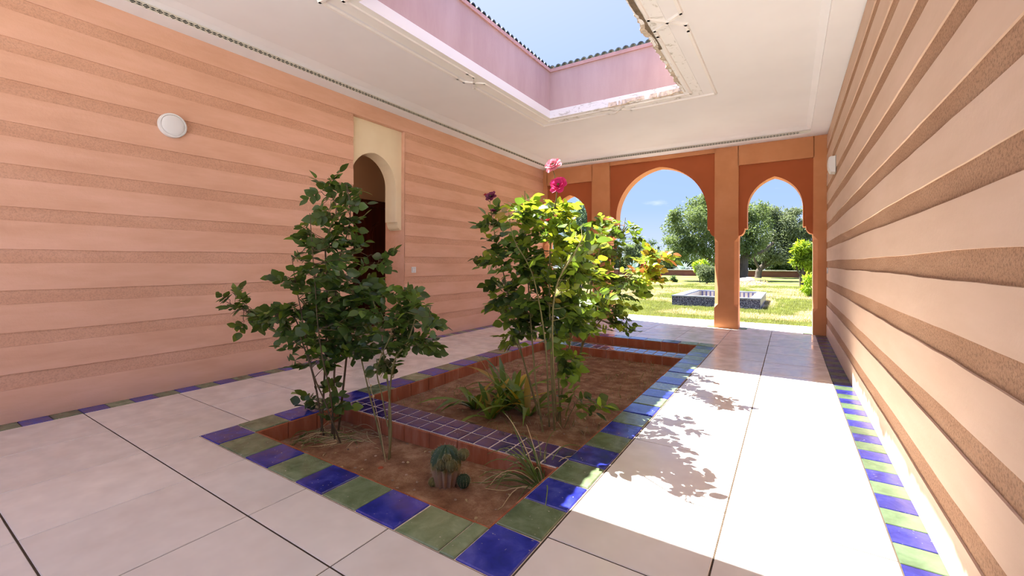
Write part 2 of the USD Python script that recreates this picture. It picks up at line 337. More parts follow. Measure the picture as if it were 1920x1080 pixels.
M['stem'] = streaked('rose_stem', (.10, .085, .03), (.16, .135, .05), (.22, .19, .08), .2, 200, stretch=(30, 30, 6), rough=.6)
M['stem_dark'] = streaked('rose_stem_dark', (.055, .035, .018), (.085, .055, .025), (.11, .08, .035), .2, 200, stretch=(30, 30, 6), rough=.6)
M['petal_pink'] = leafy('petal_pink', (.78, .28, .36), (.8, .3, .36), .35, rough=.6, vary=.2)
M['petal_magenta'] = leafy('petal_magenta', (.72, .035, .20), (.8, .05, .22), .35, rough=.6, vary=.25)
M['petal_plum'] = leafy('petal_plum', (.22, .035, .085), (.3, .04, .1), .25, rough=.7, vary=.3)
M['petal_red'] = leafy('petal_red', (.42, .02, .03), (.4, .02, .03), .2, rough=.6, vary=.2)
M['cactus'] = mat('cactus_skin', {
    'g': ('geometry', {}), 's': ('separate_xyz', {}), 'n': ('noise_texture', {'scale': 30.0, 'detail': 4.0}), 'a': ('math', {'math_type': 'multiply_add', 'value2': .10}),
    'mr': ('map_range', {'from_min': -.07, 'from_max': .17}), 'r': ('rgb_ramp', {'ramp': [(0, (.30, .19, .12)), (.32, (.36, .25, .15)), (.45, (.20, .16, .05)), (.56, (.045, .075, .03)), (1, (.035, .075, .035))]}),
    'p': ('principled_bsdf', {'roughness': .6})},
    [('g.position', 's.vector'), ('g.position', 'n.vector'), ('n.fac', 'a.value1'), ('s.z', 'a.value3'), ('a.value', 'mr.value'), ('mr.result', 'r.fac'), ('r.color', 'p.base_color')])
M['cactus_pup'] = plain('cactus_pup', (.11, .10, .03), .7, .3, var=.3, scale=60)
M['cactus_young'] = plain('cactus_young', (.05, .085, .035), .7, .3, var=.2, scale=60)
M['peeling'] = mat('peeling_paint', {
    'g': ('geometry', {}), 'm': ('mapping', {'scale': (7, 7, 16)}), 'n': ('noise_texture', {'scale': 1.0, 'detail': 8.0, 'roughness': .7, 'distortion': .8}),
    'r': ('rgb_ramp', {'ramp': [(.30, (.40, .37, .32)), (.40, (.62, .60, .55)), (.45, (.85, .84, .82)), (1, (.88, .87, .85))]}), 'b': ('bump', {'strength': .5, 'distance': .01}),
    'p': ('principled_bsdf', {'roughness': .8})}, [('g.position', 'm.vector'), ('m.vector', 'n.vector'), ('n.fac', 'r.fac'), ('r.color', 'p.base_color'), ('n.fac', 'b.height'), ('b.normal', 'p.normal')])
M['broken'] = plain('broken_plaster', (.62, .53, .42), .95, .1, var=.3, scale=25, bump=.8, bscale=70)
M['crack'] = plain('plaster_crack', (.25, .19, .13), .95, .1, var=.3, scale=20)

# ================================================================== THE SETTING
XL, XR, YF, YN = -4.6, 0.5, 8.44, -1.2       # inner faces of the walls
TX0, TP = -4.443, 0.6                        # floor tile grid
TY0 = 0.996
PX0, PX1, PY0, PY1 = -3.240, -0.848, 1.278, 6.68   # outer edge of the planter's tile border
BW = 0.232                                   # width of that border

# ---- floor
floor = thing('floor', 'cream square porcelain floor tiles with blue and green edge tiles', None, kind='structure')
g = MB()
for (a, b, c, d) in ((XL - .4, PX0, YN, 8.8), (PX1, XR + .05, YN, 8.8), (PX0, PX1, YN, PY0), (PX0, PX1, PY1, 8.8)):
    g.box(a, b, c, d, -.12, -.0035)
part('grout_bed', g, M['grout'], floor)
xs = [TX0 + TP * i for i in range(9)]
ys = [TY0 + TP * j for j in range(-4, 14)]
for i in range(8):
    for j in range(len(ys) - 1):
        x0, x1, y0, y1 = xs[i], xs[i + 1], ys[j], min(ys[j + 1], 8.44)
        gx0 = .0035 if i == 7 else .0027; gx1 = .0035 if i == 6 else .0027
        if y1 - y0 < .03: continue
        spans = [(y0, y1)]
        if i in (2, 3, 4, 5):
            spans = [s for s in ((y0, min(y1, PY0)), (max(y0, PY1), y1)) if s[1] - s[0] > .03]
        for (a, b) in spans:
            part('floor_tile', tile(x0 + gx0, x1 - gx1, a + .0035, b - .0035, 0.0, tilt=.0006), M['floor_tile'], floor)
k = 0
y = TY0 - 14 * .1545
while y < 8.43:                              # narrow glazed tiles along both long walls
    e = min(y + .1545, 8.44)
    m = M['green_tile'] if k % 2 else M['blue_tile']
    part('border_tile', tile(XL - .01, TX0 - .003, y + .0025, e - .0025, .0005, tilt=.004), m, floor)
    k += 1; y = e
k = 0
y = 2.187 - 22 * .1512
while y < 8.43:
    e = min(y + .1512, 8.44)
    m = M['green_deep'] if k % 2 == 0 else M['blue_deep']
    part('border_tile', tile(TX0 + 8 * TP + .003, XR + .01, y + .0025, e - .0025, .0005, tilt=.004), m, floor)
    k += 1; y = e

# ---- terrace strip outside the arches, and the sills between the columns
terrace = thing('terrace', 'sunlit pale paving strip between the arches and the lawn', None, kind='structure')
part('paving_bed', MB().box(-9, 5, 8.8, 9.60, -.12, -.004), M['grout'], terrace)
for i in range(-8, 9):
    x0 = TX0 + TP * i
    if not -8 < x0 < 3: continue
    part('paving_slab', tile(x0 + .002, x0 + TP - .002, 9.03, 9.60, 0.0), M['floor_tile'], terrace)
    part('paving_slab', tile(x0 + .002, x0 + TP - .002, 8.4375, 9.024, 0.0), M['floor_tile'], terrace)

# ---- banded earth walls
def banded(name, x, out, z0, pitch, rough_h, mp, mr, spans, top, label, seed, ystep=.12):
    """A wall whose smooth plaster bands stand proud of scratched rough bands. OUT: +1 the room lies at larger x. SPANS: list of (y0, y1, zmin, zmax)."""
    w = thing(name, label, None, kind='structure')
    edges = []
    z = z0
    while z < top: edges.append(z); z += pitch
    def strip(nm, za, zb, ya, yb, proud, m, sa, sb, wob):
        n = max(3, int((yb - ya) / ystep) + 1); yy = np.linspace(ya, yb, n)
        def edge(zc, s): return zc if s is None else zc + wob * (.0055 * noise1(yy, s, .9) + .0022 * noise1(yy, s + 1, 4.5))
        lo, hi = np.broadcast_to(edge(za, sa), n), np.broadcast_to(edge(zb, sb), n)
        xf = x + out * (proud + .0012 * noise1(yy, (sa or 3) + 9, 1.3)); xb = np.full(n, x - out * .012)
        v = np.vstack([np.stack([xb, yy, lo], 1), np.stack([xf, yy, lo + .0015], 1), np.stack([xf, yy, hi - .0015], 1), np.stack([xb, yy, hi], 1)])
        f = []
        for r in range(3):
            for i in range(n - 1):
                q = (r * n + i, r * n + i + 1, (r + 1) * n + i + 1, (r + 1) * n + i)
                f.append(q if out > 0 else q[::-1])
        part(nm, (v, np.array(f)), m, w, smooth=20)
    for (ya, yb, za, zb) in spans:
        lo = 0.0
        for i, e in enumerate(edges + [top]):
            s1, s0 = seed + 10 * i, seed + 10 * i - 5
            a, b = max(lo, za), min(e, zb)
            if b - a > .02: strip('plaster_band', a, b, ya, yb, .004, mp, s0 if a == lo and i else None, s1 if b == e and i < len(edges) else None, 1)
            if i < len(edges):
                a, b = max(e - .012, za), min(e + rough_h + .012, zb)
                if b - a > .02: strip('rough_band', a, b, ya, yb, -.004, mr, None, None, 0)
            lo = e + rough_h
    return w
NY0, NY1, NZ = 3.484, 4.345, 3.0             # doorway recess in the left wall
wl = banded('wall_left', XL, 1, .240, .2955, .101, M['plaster_left'], M['rough_left'],
            [(YN, NY0, 0, NZ), (NY1, YF + .02, 0, NZ), (YN, YF + .02, NZ, 3.21)], 3.21, 'peach earth-plaster wall with rough horizontal stripes and an arched doorway', 100)
core = MB().box(XL - .4, XL - .008, YN, NY0, -.1, 4).box(XL - .4, XL - .008, NY1, 8.78, -.1, 4).box(XL - .4, XL - .008, NY0, NY1, NZ, 4)
part('wall_core', core, M['plaster_left'], wl)
wr = banded('wall_right', XR, -1, .193, .2962, .104, M['plaster_right'], M['rough_right'],
            [(YN, YF + .02, 0, 3.21)], 3.21, 'pale earth-plaster wall with coarse brown horizontal stripes on the right', 500)
part('wall_core', MB().box(XR + .008, XR + .4, YN, 8.78, -.1, 4), M['plaster_right'], wr)
wn = thing('wall_near', 'plain plaster end wall with a wide opening behind the viewpoint', None, kind='structure')
part('wall_core', MB().box(XL - .4, XL + .25, YN - .3, YN, -.1, 4).box(XR - .2, XR + .4, YN - .3, YN, -.1, 4).box(XL + .25, XR - .2, YN - .3, YN, 3.0, 4), M['plaster_right'], wn)

# ---- arched doorway in the left wall
def arch_outline(cx, half, spring, apex, n=22):
    """Pointed arch: points from the left springing over the apex to the right springing."""
    H = apex - spring; e = (H * H - half * half) / (2 * half); R = half + e
    t1 = math.atan2(H, e)
    right = [(cx - e + R * math.cos(t), spring + R * math.sin(t)) for t in np.linspace(0, t1, n)]
    left = [(2 * cx - x, z) for x, z in right]
    return left + right[::-1][1:]
def arch_panel(x0, x1, cx, half, spring, apex, top, foot=1.62, lip=1.75):
    """Spandrel panel with moulded feet, as a polygon in the wall's plane."""
    a = arch_outline(cx, half, spring, apex)
    L, R = cx - half, cx + half
    def foot_pts(edge, jamb):               # cavetto from the column's face up to the lip, then a small ledge
        s = 1 if jamb > edge else -1; w = abs(jamb - edge)
        d = w * .72
        pts = [(edge, foot), (edge + s * .018, foot)]
        for t in np.linspace(0, math.pi / 2, 7): pts.append((edge + s * (.018 + (d - .018) * math.sin(t)), foot + .01 + (lip - foot - .01) * (1 - math.cos(t))))
        pts += [(jamb, lip), (jamb, lip + .01)]
        return pts
    outline = [(x0, top)] + foot_pts(x0, L) + a + foot_pts(x1, R)[::-1] + [(x1, top)]
    return Polygon(outline).buffer(0)
cp = arch_panel(NY0, NY1, 3.868, .372, 2.20, 2.60, NZ, foot=1.60, lip=1.71)
part('arch_panel', extrude(cp, 'x', XL - .07, XL - .285), M['cream'], wl, label='cream pointed-arch panel over the doorway')
vest = MB()                                  # small vestibule behind the doorway
vx = -6.3
vest.box(vx - .2, vx, 2.6, 6.6, -.1, 3.1).box(vx, XL - .4, 2.4, 2.6, -.1, 3.1).box(vx, XL - .4, 6.6, 6.8, -.1, 3.1).box(vx - .2, XL - .4, 2.4, 2.65, 3.0, 3.2).box(vx - .2, XL - .4, 3.35, 6.8, 3.0, 3.2)
part('vestibule', vest, M['vestibule'], wl, label='dim plaster vestibule seen through the doorway')
part('vestibule_floor', MB().box(vx, XL - .001, 2.6, 6.6, -.1, -.002), M['floor_tile'], wl)
part('threshold', MB().box(XL - .4, XL, NY0, NY1, -.05, .004), M['floor_tile'], wl)
door = thing('door_1', 'dark carved wooden double door inside the arched doorway', None, (vx, 5.0, 0), kind='structure')
DT = 2.24
part('door_frame', MB().box(vx, vx + .06, 3.70, 3.82, 0, DT).box(vx, vx + .06, 6.18, 6.30, 0, DT).box(vx, vx + .07, 3.64, 6.36, DT - .12, DT), M['wood'], door)
for (a, b) in ((3.82, 4.998), (5.002, 6.18)):
    lf = part('door_leaf', MB().box(vx, vx + .035, a, b, 0, DT - .12), M['wood'], door)
    w = (b - a) / 2
    for q in range(2):
        y0, y1 = a + q * w + .09, a + (q + 1) * w - .09
        c = (y0 + y1) / 2
        po = Polygon([(y0, 1.05), (y1, 1.05)] + arch_outline(c, (y1 - y0) / 2, 1.62, 1.62 + (y1 - y0) * .62)[::-1])
        part('raised_panel', extrude(po, 'x', vx + .035, vx + .05), M['wood'], lf)
        part('raised_panel', extrude(po.buffer(-.04), 'x', vx + .05, vx + .062), M['wood'], lf)
        part('raised_panel', MB().box(vx + .035, vx + .05, y0, y1, .2, .9), M['wood'], lf)
        part('raised_panel', MB().box(vx + .05, vx + .062, y0 + .04, y1 - .04, .24, .86), M['wood'], lf)
part('door_handle', MB().tube([(vx + .035, 4.93, 1.02), (vx + .08, 4.93, 1.02), (vx + .08, 4.83, 1.02)], .009, 8), M['grey_plastic'], door)

# ---- arcade wall at the far end
wf = thing('wall_far', 'terracotta arcade wall with three pointed arches and chamfered columns', None, kind='structure')
Y0, Y1 = YF, 8.78
def column(x0, x1, y0=Y0, y1=Y1):
    e, c = .0015, .062
    lv = [(-.06, e), (.355, e), (.425, c), (1.525, c), (1.60, e), (2.2, e), (3.45, e)]
    v = []
    for z, k in lv:
        v += [(x0 + k, y0, z), (x1 - k, y0, z), (x1, y0 + k, z), (x1, y1 - k, z), (x1 - k, y1, z), (x0 + k, y1, z), (x0, y1 - k, z), (x0, y0 + k, z)]
    f = []
    for i in range(len(lv) - 1):
        for j in range(8):
            q = (j + 1) % 8; f.append((i * 8 + j, i * 8 + q, (i + 1) * 8 + q, (i + 1) * 8 + j))
    return np.array(v), np.array(f)
for (a, b) in ((XL - .4, -4.497), (-3.455, -3.070), (-1.125, -.745), (.322, XR + .4)):
    part('column', column(a, b), M['column'], wf)
ARCHES = [(-4.497, -3.455, -3.976, .405, 2.08, 2.60, 2.84), (-3.070, -1.125, -2.098, .850, 2.04, 2.985, 3.115), (-.745, .322, -.214, .402, 2.08, 2.61, 2.85)]
for (x0, x1, c, half, spring, apex, top) in ARCHES:
    po = arch_panel(x0 - .01, x1 + .01, c, half, spring, apex, top + .02)
    part('arch', extrude(po, 'y', Y0 + .055, Y1 - .035), M['column'], wf)
    part('spandrel_panel', extrude(po.difference(Polygon(arch_outline(c, half + .004, spring, apex + .004) + [(c + half, 1), (c - half, 1)])).buffer(0) if False else po, 'y', Y0 + .048, Y0 + .055), M['arch_red'], wf)
    part('lintel', MB().box(x0 - .01, x1 + .01, Y0, Y1, top, 3.45), M['column'], wf)
for (a, b) in ((-3.455, -3.070), (-1.125, -.745), (.322, XR)):     # glazed sill pieces beside each column foot
    for (p, q) in ((a - .13, a - .005), (b + .005, b + .13)):
        if q > .5: continue
        part('sill_tile', tile(p, q, 8.47, 8.66, .004), M['green_tile'], wf)

# ---- ceiling with its roof opening
ZS, ZC = 3.19, 3.27                          # border soffit and ceiling
OX0, OX1, OY0, OY1 = -2.975, -1.115, 2.285, 5.66
ce = thing('ceiling', 'white plaster ceiling with moulded border and a rectangular roof opening', None, kind='structure')
IX0, IX1, IY0, IY1 = XL + .2, XR - .225, YN + .2, YF - .25
ring = sbox(XL - .1, YN - .1, XR + .1, YF + .1).difference(sbox(IX0, IY0, IX1, IY1))
part('border_soffit', extrude(ring, 'z', ZS, ZS + .2), M['ceiling'], ce)
cw = .17
part('ceiling_field', extrude(sbox(IX0 + .0, IY0 + .0, IX1, IY1).difference(sbox(OX0, OY0, OX1, OY1)), 'z', ZC, ZC + .11), M['ceiling'], ce)
v = [(IX0, IY0, ZS + .042), (IX1, IY0, ZS + .042), (IX1, IY1, ZS + .042), (IX0, IY1, ZS + .042)]
a_ = [np.array(v), np.array([(IX0 + cw * .4, IY0 + cw * .4, ZC - .018), (IX1 - .03, IY0 + cw * .4, ZC - .018), (IX1 - .03, IY1 - cw * .4, ZC - .018), (IX0 + cw * .4, IY1 - cw * .4, ZC - .018)]),
      np.array([(IX0 + cw, IY0 + cw, ZC - .0005), (IX1 - .06, IY0 + cw, ZC - .0005), (IX1 - .06, IY1 - cw, ZC - .0005), (IX0 + cw, IY1 - cw, ZC - .0005)])]
f = [(r * 4 + i, r * 4 + (i + 1) % 4, r * 4 + 4 + (i + 1) % 4, r * 4 + 4 + i) for r in range(2) for i in range(4)]
part('cove', (np.vstack(a_), np.array(f)), M['ceiling'], ce)
fb = MB(); fm = MB()
def motif(p0, d, inward, n):
    """Openwork frieze on the step of the soffit: pairs of long lozenges between clusters of dots."""
    d = np.array(d, float); inward = np.array(inward, float); up = np.array([0, 0, 1.0])
    def loz(c, hw, hh):
        v = [c - d * hw, c - up * hh, c + d * hw, c + up * hh]
        v = np.array([q + inward * .003 for q in v] + [q - inward * .004 for q in v])
        fm.add(v, [(0, 1, 2, 3), (0, 4, 5, 1), (1, 5, 6, 2), (2, 6, 7, 3), (3, 7, 4, 0)])
    for k in range(n):
        c = np.array(p0) + d * (.09 * k)
        loz(c + up * .0085, .020, .0042); loz(c + up * .0225, .020, .0042)
        for (s, h) in ((.028, .0155), (.036, .0085), (.036, .0225), (.045, .0155), (.045, .003), (.045, .028), (.054, .0085), (.054, .0225), (.062, .0155)):
            loz(c + d * s + up * h, .0052, .0042)
motif((IX0 + .006, YN + .25, ZS + .003), (0, 1, 0), (1, 0, 0), int((IY1 - YN - .25) / .09))
motif((IX0 + .05, IY1 - .006, ZS + .003), (1, 0, 0), (0, -1, 0), int((IX1 - IX0 - .1) / .09))
fb.box(IX0 - .01, IX0 + .004, YN + .2, IY1, ZS + .001, ZS + .036).box(IX0, IX1, IY1 - .004, IY1 + .01, ZS + .001, ZS + .036)
fb.box(IX0, IX0 + .010, YN + .2, IY1, ZS + .036, ZS + .043).box(IX0, IX1, IY1 - .010, IY1, ZS + .036, ZS + .043)
part('frieze', fb, M['frieze_back'], ce)
part('frieze_motif', fm, M['frieze_dark'], ce, kind='stuff')
def strap(pts, w=.040, h=.018, z=ZC):
    """A raised strap moulding on the ceiling along a polyline."""
    p = np.array(pts, float); mb = MB()
    for a, b in zip(p[:-1], p[1:]):
        d = (b - a) / np.linalg.norm(b - a); n = np.array([-d[1], d[0]]) * w / 2
        a2, b2 = a - d * w * .35, b + d * w * .35
        q = [a2 - n, b2 - n, b2 + n, a2 + n]; q2 = [a2 - n * .6, b2 - n * .6, b2 + n * .6, a2 + n * .6]
        v = [(x, y, z + .001) for x, y in q] + [(x, y, z - h) for x, y in q2]
        mb.add(v, [(4, 5, 6, 7), (0, 1, 5, 4), (1, 2, 6, 5), (2, 3, 7, 6), (3, 0, 4, 7)])
    return mb
DI, DO = .075, .335                          # the two strap lines around the opening cross at the middle of each side
def strap_side(p0, p1, q0, q1):
    """Two straps from corner to corner, an inner and an outer one, which swap places at the middle."""
    p0, p1, q0, q1 = map(np.array, (p0, p1, q0, q1))
    d = (q1 - q0) / np.linalg.norm(q1 - q0); mi = (p0 + p1) / 2; mo = (q0 + q1) / 2; g = .16
    part('strap_moulding', strap([q0, mo - d * g, mi + d * g * .3, mi + d * g]), M['moulding'], ce)
    part('strap_moulding', strap([mo + d * g, q1]), M['moulding'], ce)
    part('strap_moulding', strap([p0, mi - d * g, mo + d * g * .3, mo + d * g]), M['moulding'], ce)
    part('strap_moulding', strap([mi + d * g, p1]), M['moulding'], ce)
ci = [(OX0 - DI, OY0 - DI), (OX1 + DI, OY0 - DI), (OX1 + DI, OY1 + DI), (OX0 - DI, OY1 + DI)]
co = [(OX0 - DO * .75, OY0 - DO * .5), (OX1 + DO, OY0 - DO * .5), (OX1 + DO, OY1 + DO * .75), (OX0 - DO * .75, OY1 + DO * .75)]
for i in range(4): strap_side(ci[i], ci[(i + 1) % 4], co[i], co[(i + 1) % 4])

# ---- parapet walls around the roof opening
pa = thing('skylight_parapet', 'faded pink parapet around the roof opening, capped with green roof tiles', None, kind='structure')
Z1, Z2, Z3 = 3.38, 3.94, 3.985
for nm, m, z0, z1, o in (('fascia', 'fascia', ZC - .004, Z1, .006), ('parapet_wall', 'well_pink', Z1, Z2, 0), ('corbel_band', 'well_band', Z2, Z3, .022)):
    for s, (a, b, c, d) in enumerate(((OX0 - .2, OX0 + o, OY0 - .2, OY1 + .2), (OX0 + o, OX1 - o, OY1 - o, OY1 + .2), (OX1 - o, OX1 + .2, OY0 - .2, OY1 + .2), (OX0 + o, OX1 - o, OY0 - .2, OY0 + o))):
        part(nm, MB().box(a, b, c, d, z0, z1), M['peeling'] if (nm == 'fascia' and s in (1, 2)) else M[m], pa)
def roof_tile(c, d):
    """A half-round cover tile sloping back from the opening. c: lower mouth centre, d: direction up the slope (unit, horizontal)."""
    d = np.array(d, float); s = np.array([-d[1], d[0], 0]); n = 7; v = []
    for (k, z) in ((-.05, 0.0), (.26, .075)):
        for r in (.050, .040):
            for t in np.linspace(0, math.pi, n): v.append(np.array(c) + d * k + s * r * math.cos(t) + np.array([0, 0, z + r * 1.25 * math.sin(t)]))
    f = []
    for i in range(n - 1):
        f += [(i, i + 1, 2 * n + i + 1, 2 * n + i), (n + i + 1, n + i, 3 * n + i, 3 * n + i + 1), (i, n + i, n + i + 1, i + 1)]
    return np.array(v), np.array(f)
for k in range(int((OX1 - OX0) / .1) + 1): part('roof_tile', roof_tile((OX0 + .03 + k * .1, OY1 + .05, Z3), (0, 1, 0)), M['roof_tile'], pa)
for k in range(int((OY1 - OY0) / .1) + 1): part('roof_tile', roof_tile((OX0 - .05, OY1 - .03 - k * .1, Z3), (-1, 0, 0)), M['roof_tile'], pa)
for k in range(int((OY1 - OY0) / .1) + 1): part('roof_tile', roof_tile((OX1 + .05, OY0 + .03 + k * .1, Z3), (1, 0, 0)), M['roof_tile'], pa)
for k in range(int((OX1 - OX0) / .1) + 1): part('roof_tile', roof_tile((OX1 - .03 - k * .1, OY0 - .05, Z3), (0, -1, 0)), M['roof_tile'], pa)
part('tile_bed', MB().box(OX0 - .25, OX0 + .0, OY0 - .25, OY1 + .25, Z3, Z3 + .012).box(OX1, OX1 + .25, OY0 - .25, OY1 + .25, Z3, Z3 + .012).box(OX0, OX1, OY1, OY1 + .25, Z3, Z3 + .012).box(OX0, OX1, OY0 - .25, OY0, Z3, Z3 + .012), M['well_band'], pa)
# ragged, broken plaster along the right and far lips of the opening
def ragged(p0, p1, inward, amp, seed, n=120, z=ZC):
    p0, p1, w = np.array(p0, float), np.array(p1, float), np.array(inward, float)
    t = np.linspace(0, 1, n); L = np.linalg.norm(p1 - p0)
    a = amp * (.45 + .35 * noise1(t * L, seed, 3) + .35 * noise1(t * L, seed + 1, 14) + .3 * noise1(t * L, seed + 2, 40)); a = np.clip(a, .002, None)
    base = p0[None] + (p1 - p0)[None] * t[:, None]
    r0 = np.column_stack([base - w * .03, np.full(n, z - .002 - .004 * (1 + noise1(t * L, seed + 5, 6)))]); r1 = np.column_stack([base + w * a[:, None], z - .004 + .012 * noise1(t * L, seed + 3, 9)]); r2 = np.column_stack([base + w * (a * .6)[:, None], np.full(n, z + .05)])
    v = np.vstack([r0, r1, r2]); f = [(r * n + i, r * n + i + 1, (r + 1) * n + i + 1, (r + 1) * n + i) for r in range(2) for i in range(n - 1)]
    return v, np.array(f)
part('broken_plaster_edge', ragged((OX1, OY0), (OX1, OY1), (-1, 0), .045, 31), M['broken'], ce)
part('broken_plaster_edge', ragged((OX0 + .9, OY1), (OX1, OY1), (0, -1), .04, 35, 60), M['broken'], ce)
part('plaster_crack', ragged((OX1 + .022, 2.4), (OX1 + .022, 4.4), (-1, 0), .018, 41, 80, ZC - .0035), M['crack'], ce)

# ================================================================== THE PLANTER
pl = thing('planter', 'sunken planter edged with blue and green glazed tiles, terracotta kerb and tiled dividers', 'planter', ((PX0 + PX1) / 2, (PY0 + PY1) / 2, 0))
ix0, ix1, iy0, iy1 = PX0 + BW, PX1 - BW, PY0 + BW, PY1 - BW
body = extrude(sbox(PX0, PY0, PX1, PY1).difference(sbox(ix0, iy0, ix1, iy1)), 'z', -.45, -.004)
part('kerb_body', body, M['grout_light'], pl)
D1, D2 = (2.175, 2.445), (5.52, 5.79)        # the two tiled dividers
for (a, b) in (D1, D2): part('divider_body', MB().box(ix0 - .01, ix1 + .01, a, b, -.45, -.0095), M['grout_pale'], pl)
def run(a, b, n_or_pitch):
    n = max(1, int(round((b - a) / n_or_pitch))); return np.linspace(a, b, n + 1)
def btile(x0, x1, y0, y1, green):
    part('border_tile', tile(x0 + .0048, x1 - .0048, y0 + .0048, y1 - .0048, .004 + random.uniform(-.0015, .002), h=.02, ch=.004, tilt=.006), M['green_tile'] if green else M['blue_tile'], pl)
btile(ix1 - .0, PX1, PY0, PY0 + .275, False)                       # big blue corner tile, right front
part('border_tile', tile(ix1 - .078, ix1 - .003, PY0 + .003, iy0 - .002, .004, h=.02, ch=.004), M['green_tile'], pl)
front = [PX0, -2.985, -2.665, -2.424, -2.155, -1.924, -1.673, -1.416, ix1 - .08]
for i in range(len(front) - 1): btile(front[i], front[i + 1], PY0, iy0, i % 2 == 1)
ry = run(PY0 + .275, PY1, .2435)
for i in range(len(ry) - 1): btile(ix1, PX1, ry[i], ry[i + 1], i % 2 == 0)
ly = run(iy0, PY1, .2435)
for i in range(len(ly) - 1): btile(PX0, ix0, ly[i], ly[i + 1], i % 2 == 0)
fx = run(ix0, ix1, .2435)
for i in range(len(fx) - 1): btile(fx[i], fx[i + 1], iy1, PY1, i % 2 == 1)
def divider(y0, y1):
    rows = np.linspace(y0, y1, 3); cols = run(ix0, ix1, .124)
    for i in range(len(cols) - 1):
        for r in range(2): part('divider_tile', tile(cols[i] + .006, cols[i + 1] - .006, rows[r] + .006, rows[r + 1] - .006, -.006, h=.014, ch=.003, tilt=.008), M['violet_tile'], pl)
for d in (D1, D2): divider(*d)
def kerb(p0, p1, nrm, z1, z0=-.33, pitch=.244):
    """Terracotta facing pieces along an inner face of the planter, each standing a little proud."""
    p0, p1, nrm = np.array(p0, float), np.array(p1, float), np.array(nrm, float)
    L = np.linalg.norm(p1 - p0); d = (p1 - p0) / L; cuts = run(0, L, pitch)
    for a, b in zip(cuts[:-1], cuts[1:]):
        t = .012 + random.uniform(-.003, .003); e = .004
        q = [p0 + d * (a + .003), p0 + d * (b - .003)]
        v = []
        for z in (z0, z1 - e, z1):
            k = t if z != z1 else t - e
            v += [(*q[0], z), (*q[1], z), (*(q[1] + nrm * k), z), (*(q[0] + nrm * k), z)]
        f = [(r * 4 + i, r * 4 + (i + 1) % 4, r * 4 + 4 + (i + 1) % 4, r * 4 + 4 + i) for r in range(2) for i in range(4)] + [(8, 9, 10, 11)]
        part('kerb_tile', (np.array(v), np.array(f)), M['terracotta'], pl)
for (a, b) in ((iy0, D1[0]), (D1[1], D2[0]), (D2[1], iy1)):
    kerb((ix0, b), (ix0, a), (1, 0), -.001)
    kerb((ix1, a), (ix1, b), (-1, 0), -.001)
kerb((ix0, iy0), (ix1, iy0), (0, 1), -.001); kerb((ix1, iy1), (ix0, iy1), (0, -1), -.001)
for (a, b) in (D1, D2):
    kerb((ix1, a), (ix0, a), (0, -1), -.014); kerb((ix0, b), (ix1, b), (0, 1), -.014)

SOIL = -.135
def soil_height(x, y):
    x, y = np.asarray(x, float), np.asarray(y, float)
    p = np.stack([x * 3, y * 3, np.full_like(x, 2.0)], -1)
    n = np.array(meshkit.fbm(p.reshape(-1, 3))).reshape(x.shape); m = np.array(meshkit.fbm(p.reshape(-1, 3) * 9 + 40)).reshape(x.shape)
    return SOIL + .022 * n + .010 * m
def soil(y0, y1, label, seed):
    nx, ny = 62, max(8, int((y1 - y0) * 34)); X, Y = np.meshgrid(np.linspace(ix0 + .008, ix1 - .008, nx), np.linspace(y0 + .008, y1 - .008, ny), indexing='ij')
    Z = soil_height(X, Y)
    v = np.stack([X, Y, Z], -1).reshape(-1, 3); f = [(i * ny + j, (i + 1) * ny + j, (i + 1) * ny + j + 1, i * ny + j + 1) for i in range(nx - 1) for j in range(ny - 1)]
    part('soil', (v, np.array(f)), M['soil'], pl, smooth=60, kind='stuff', label=label)
soil(iy0, D1[0], 'bare red-brown soil in the small front bed with cacti', 1)
soil(D1[1], D2[0], 'red-brown soil of the large middle bed under the tall roses', 2)
soil(D2[1], iy1, 'narrow strip of soil in the far end of the planter', 3)

# ================================================================== WALL FITTINGS
def round_lamp(name, c, n, r, label):
    o = thing(name, label, 'wall lamp', c)
    c, n = np.array(c, float), np.array(n, float)
    part('base_ring', lathe([(0, 0), (r * .98, 0), (r, .006), (r, .030), (r * .97, .038), (r * .86, .041), (r * .84, .036), (r * .8, .03), (0, .03)], 40, c, n), M['white_plastic'], o, smooth=35)
    part('diffuser', lathe([(r * .84, .034), (r * .78, .041), (r * .6, .046), (r * .35, .049), (.0005, .050)], 40, c, n), M['white_plastic'], o, smooth=60)
    return o
round_lamp('bulkhead_lamp', (XL + .004, 1.588, 2.337), (1, 0, 0), .106, 'round white bulkhead lamp on the striped peach wall')
lc = np.array([XR - .004, 6.93, 2.415])
sc = thing('sconce_lamp', 'small white rectangular sconce lamp high on the right-hand striped wall', 'wall lamp', lc)
prof = [(0, -.10), (0, .10), (-.055, .10), (-.075, .085), (-.082, .03), (-.078, -.04), (-.06, -.085), (-.05, -.10)]
po = Polygon([(lc[0] + a, lc[2] + b) for a, b in prof])
part('shade', extrude(po, 'y', lc[1] - .10, lc[1] + .10), M['white_plastic'], sc)
part('back_plate', MB().box(lc[0] - .008, lc[0], lc[1] - .108, lc[1] + .108, lc[2] - .108, lc[2] + .108), M['grey_plastic'], sc)
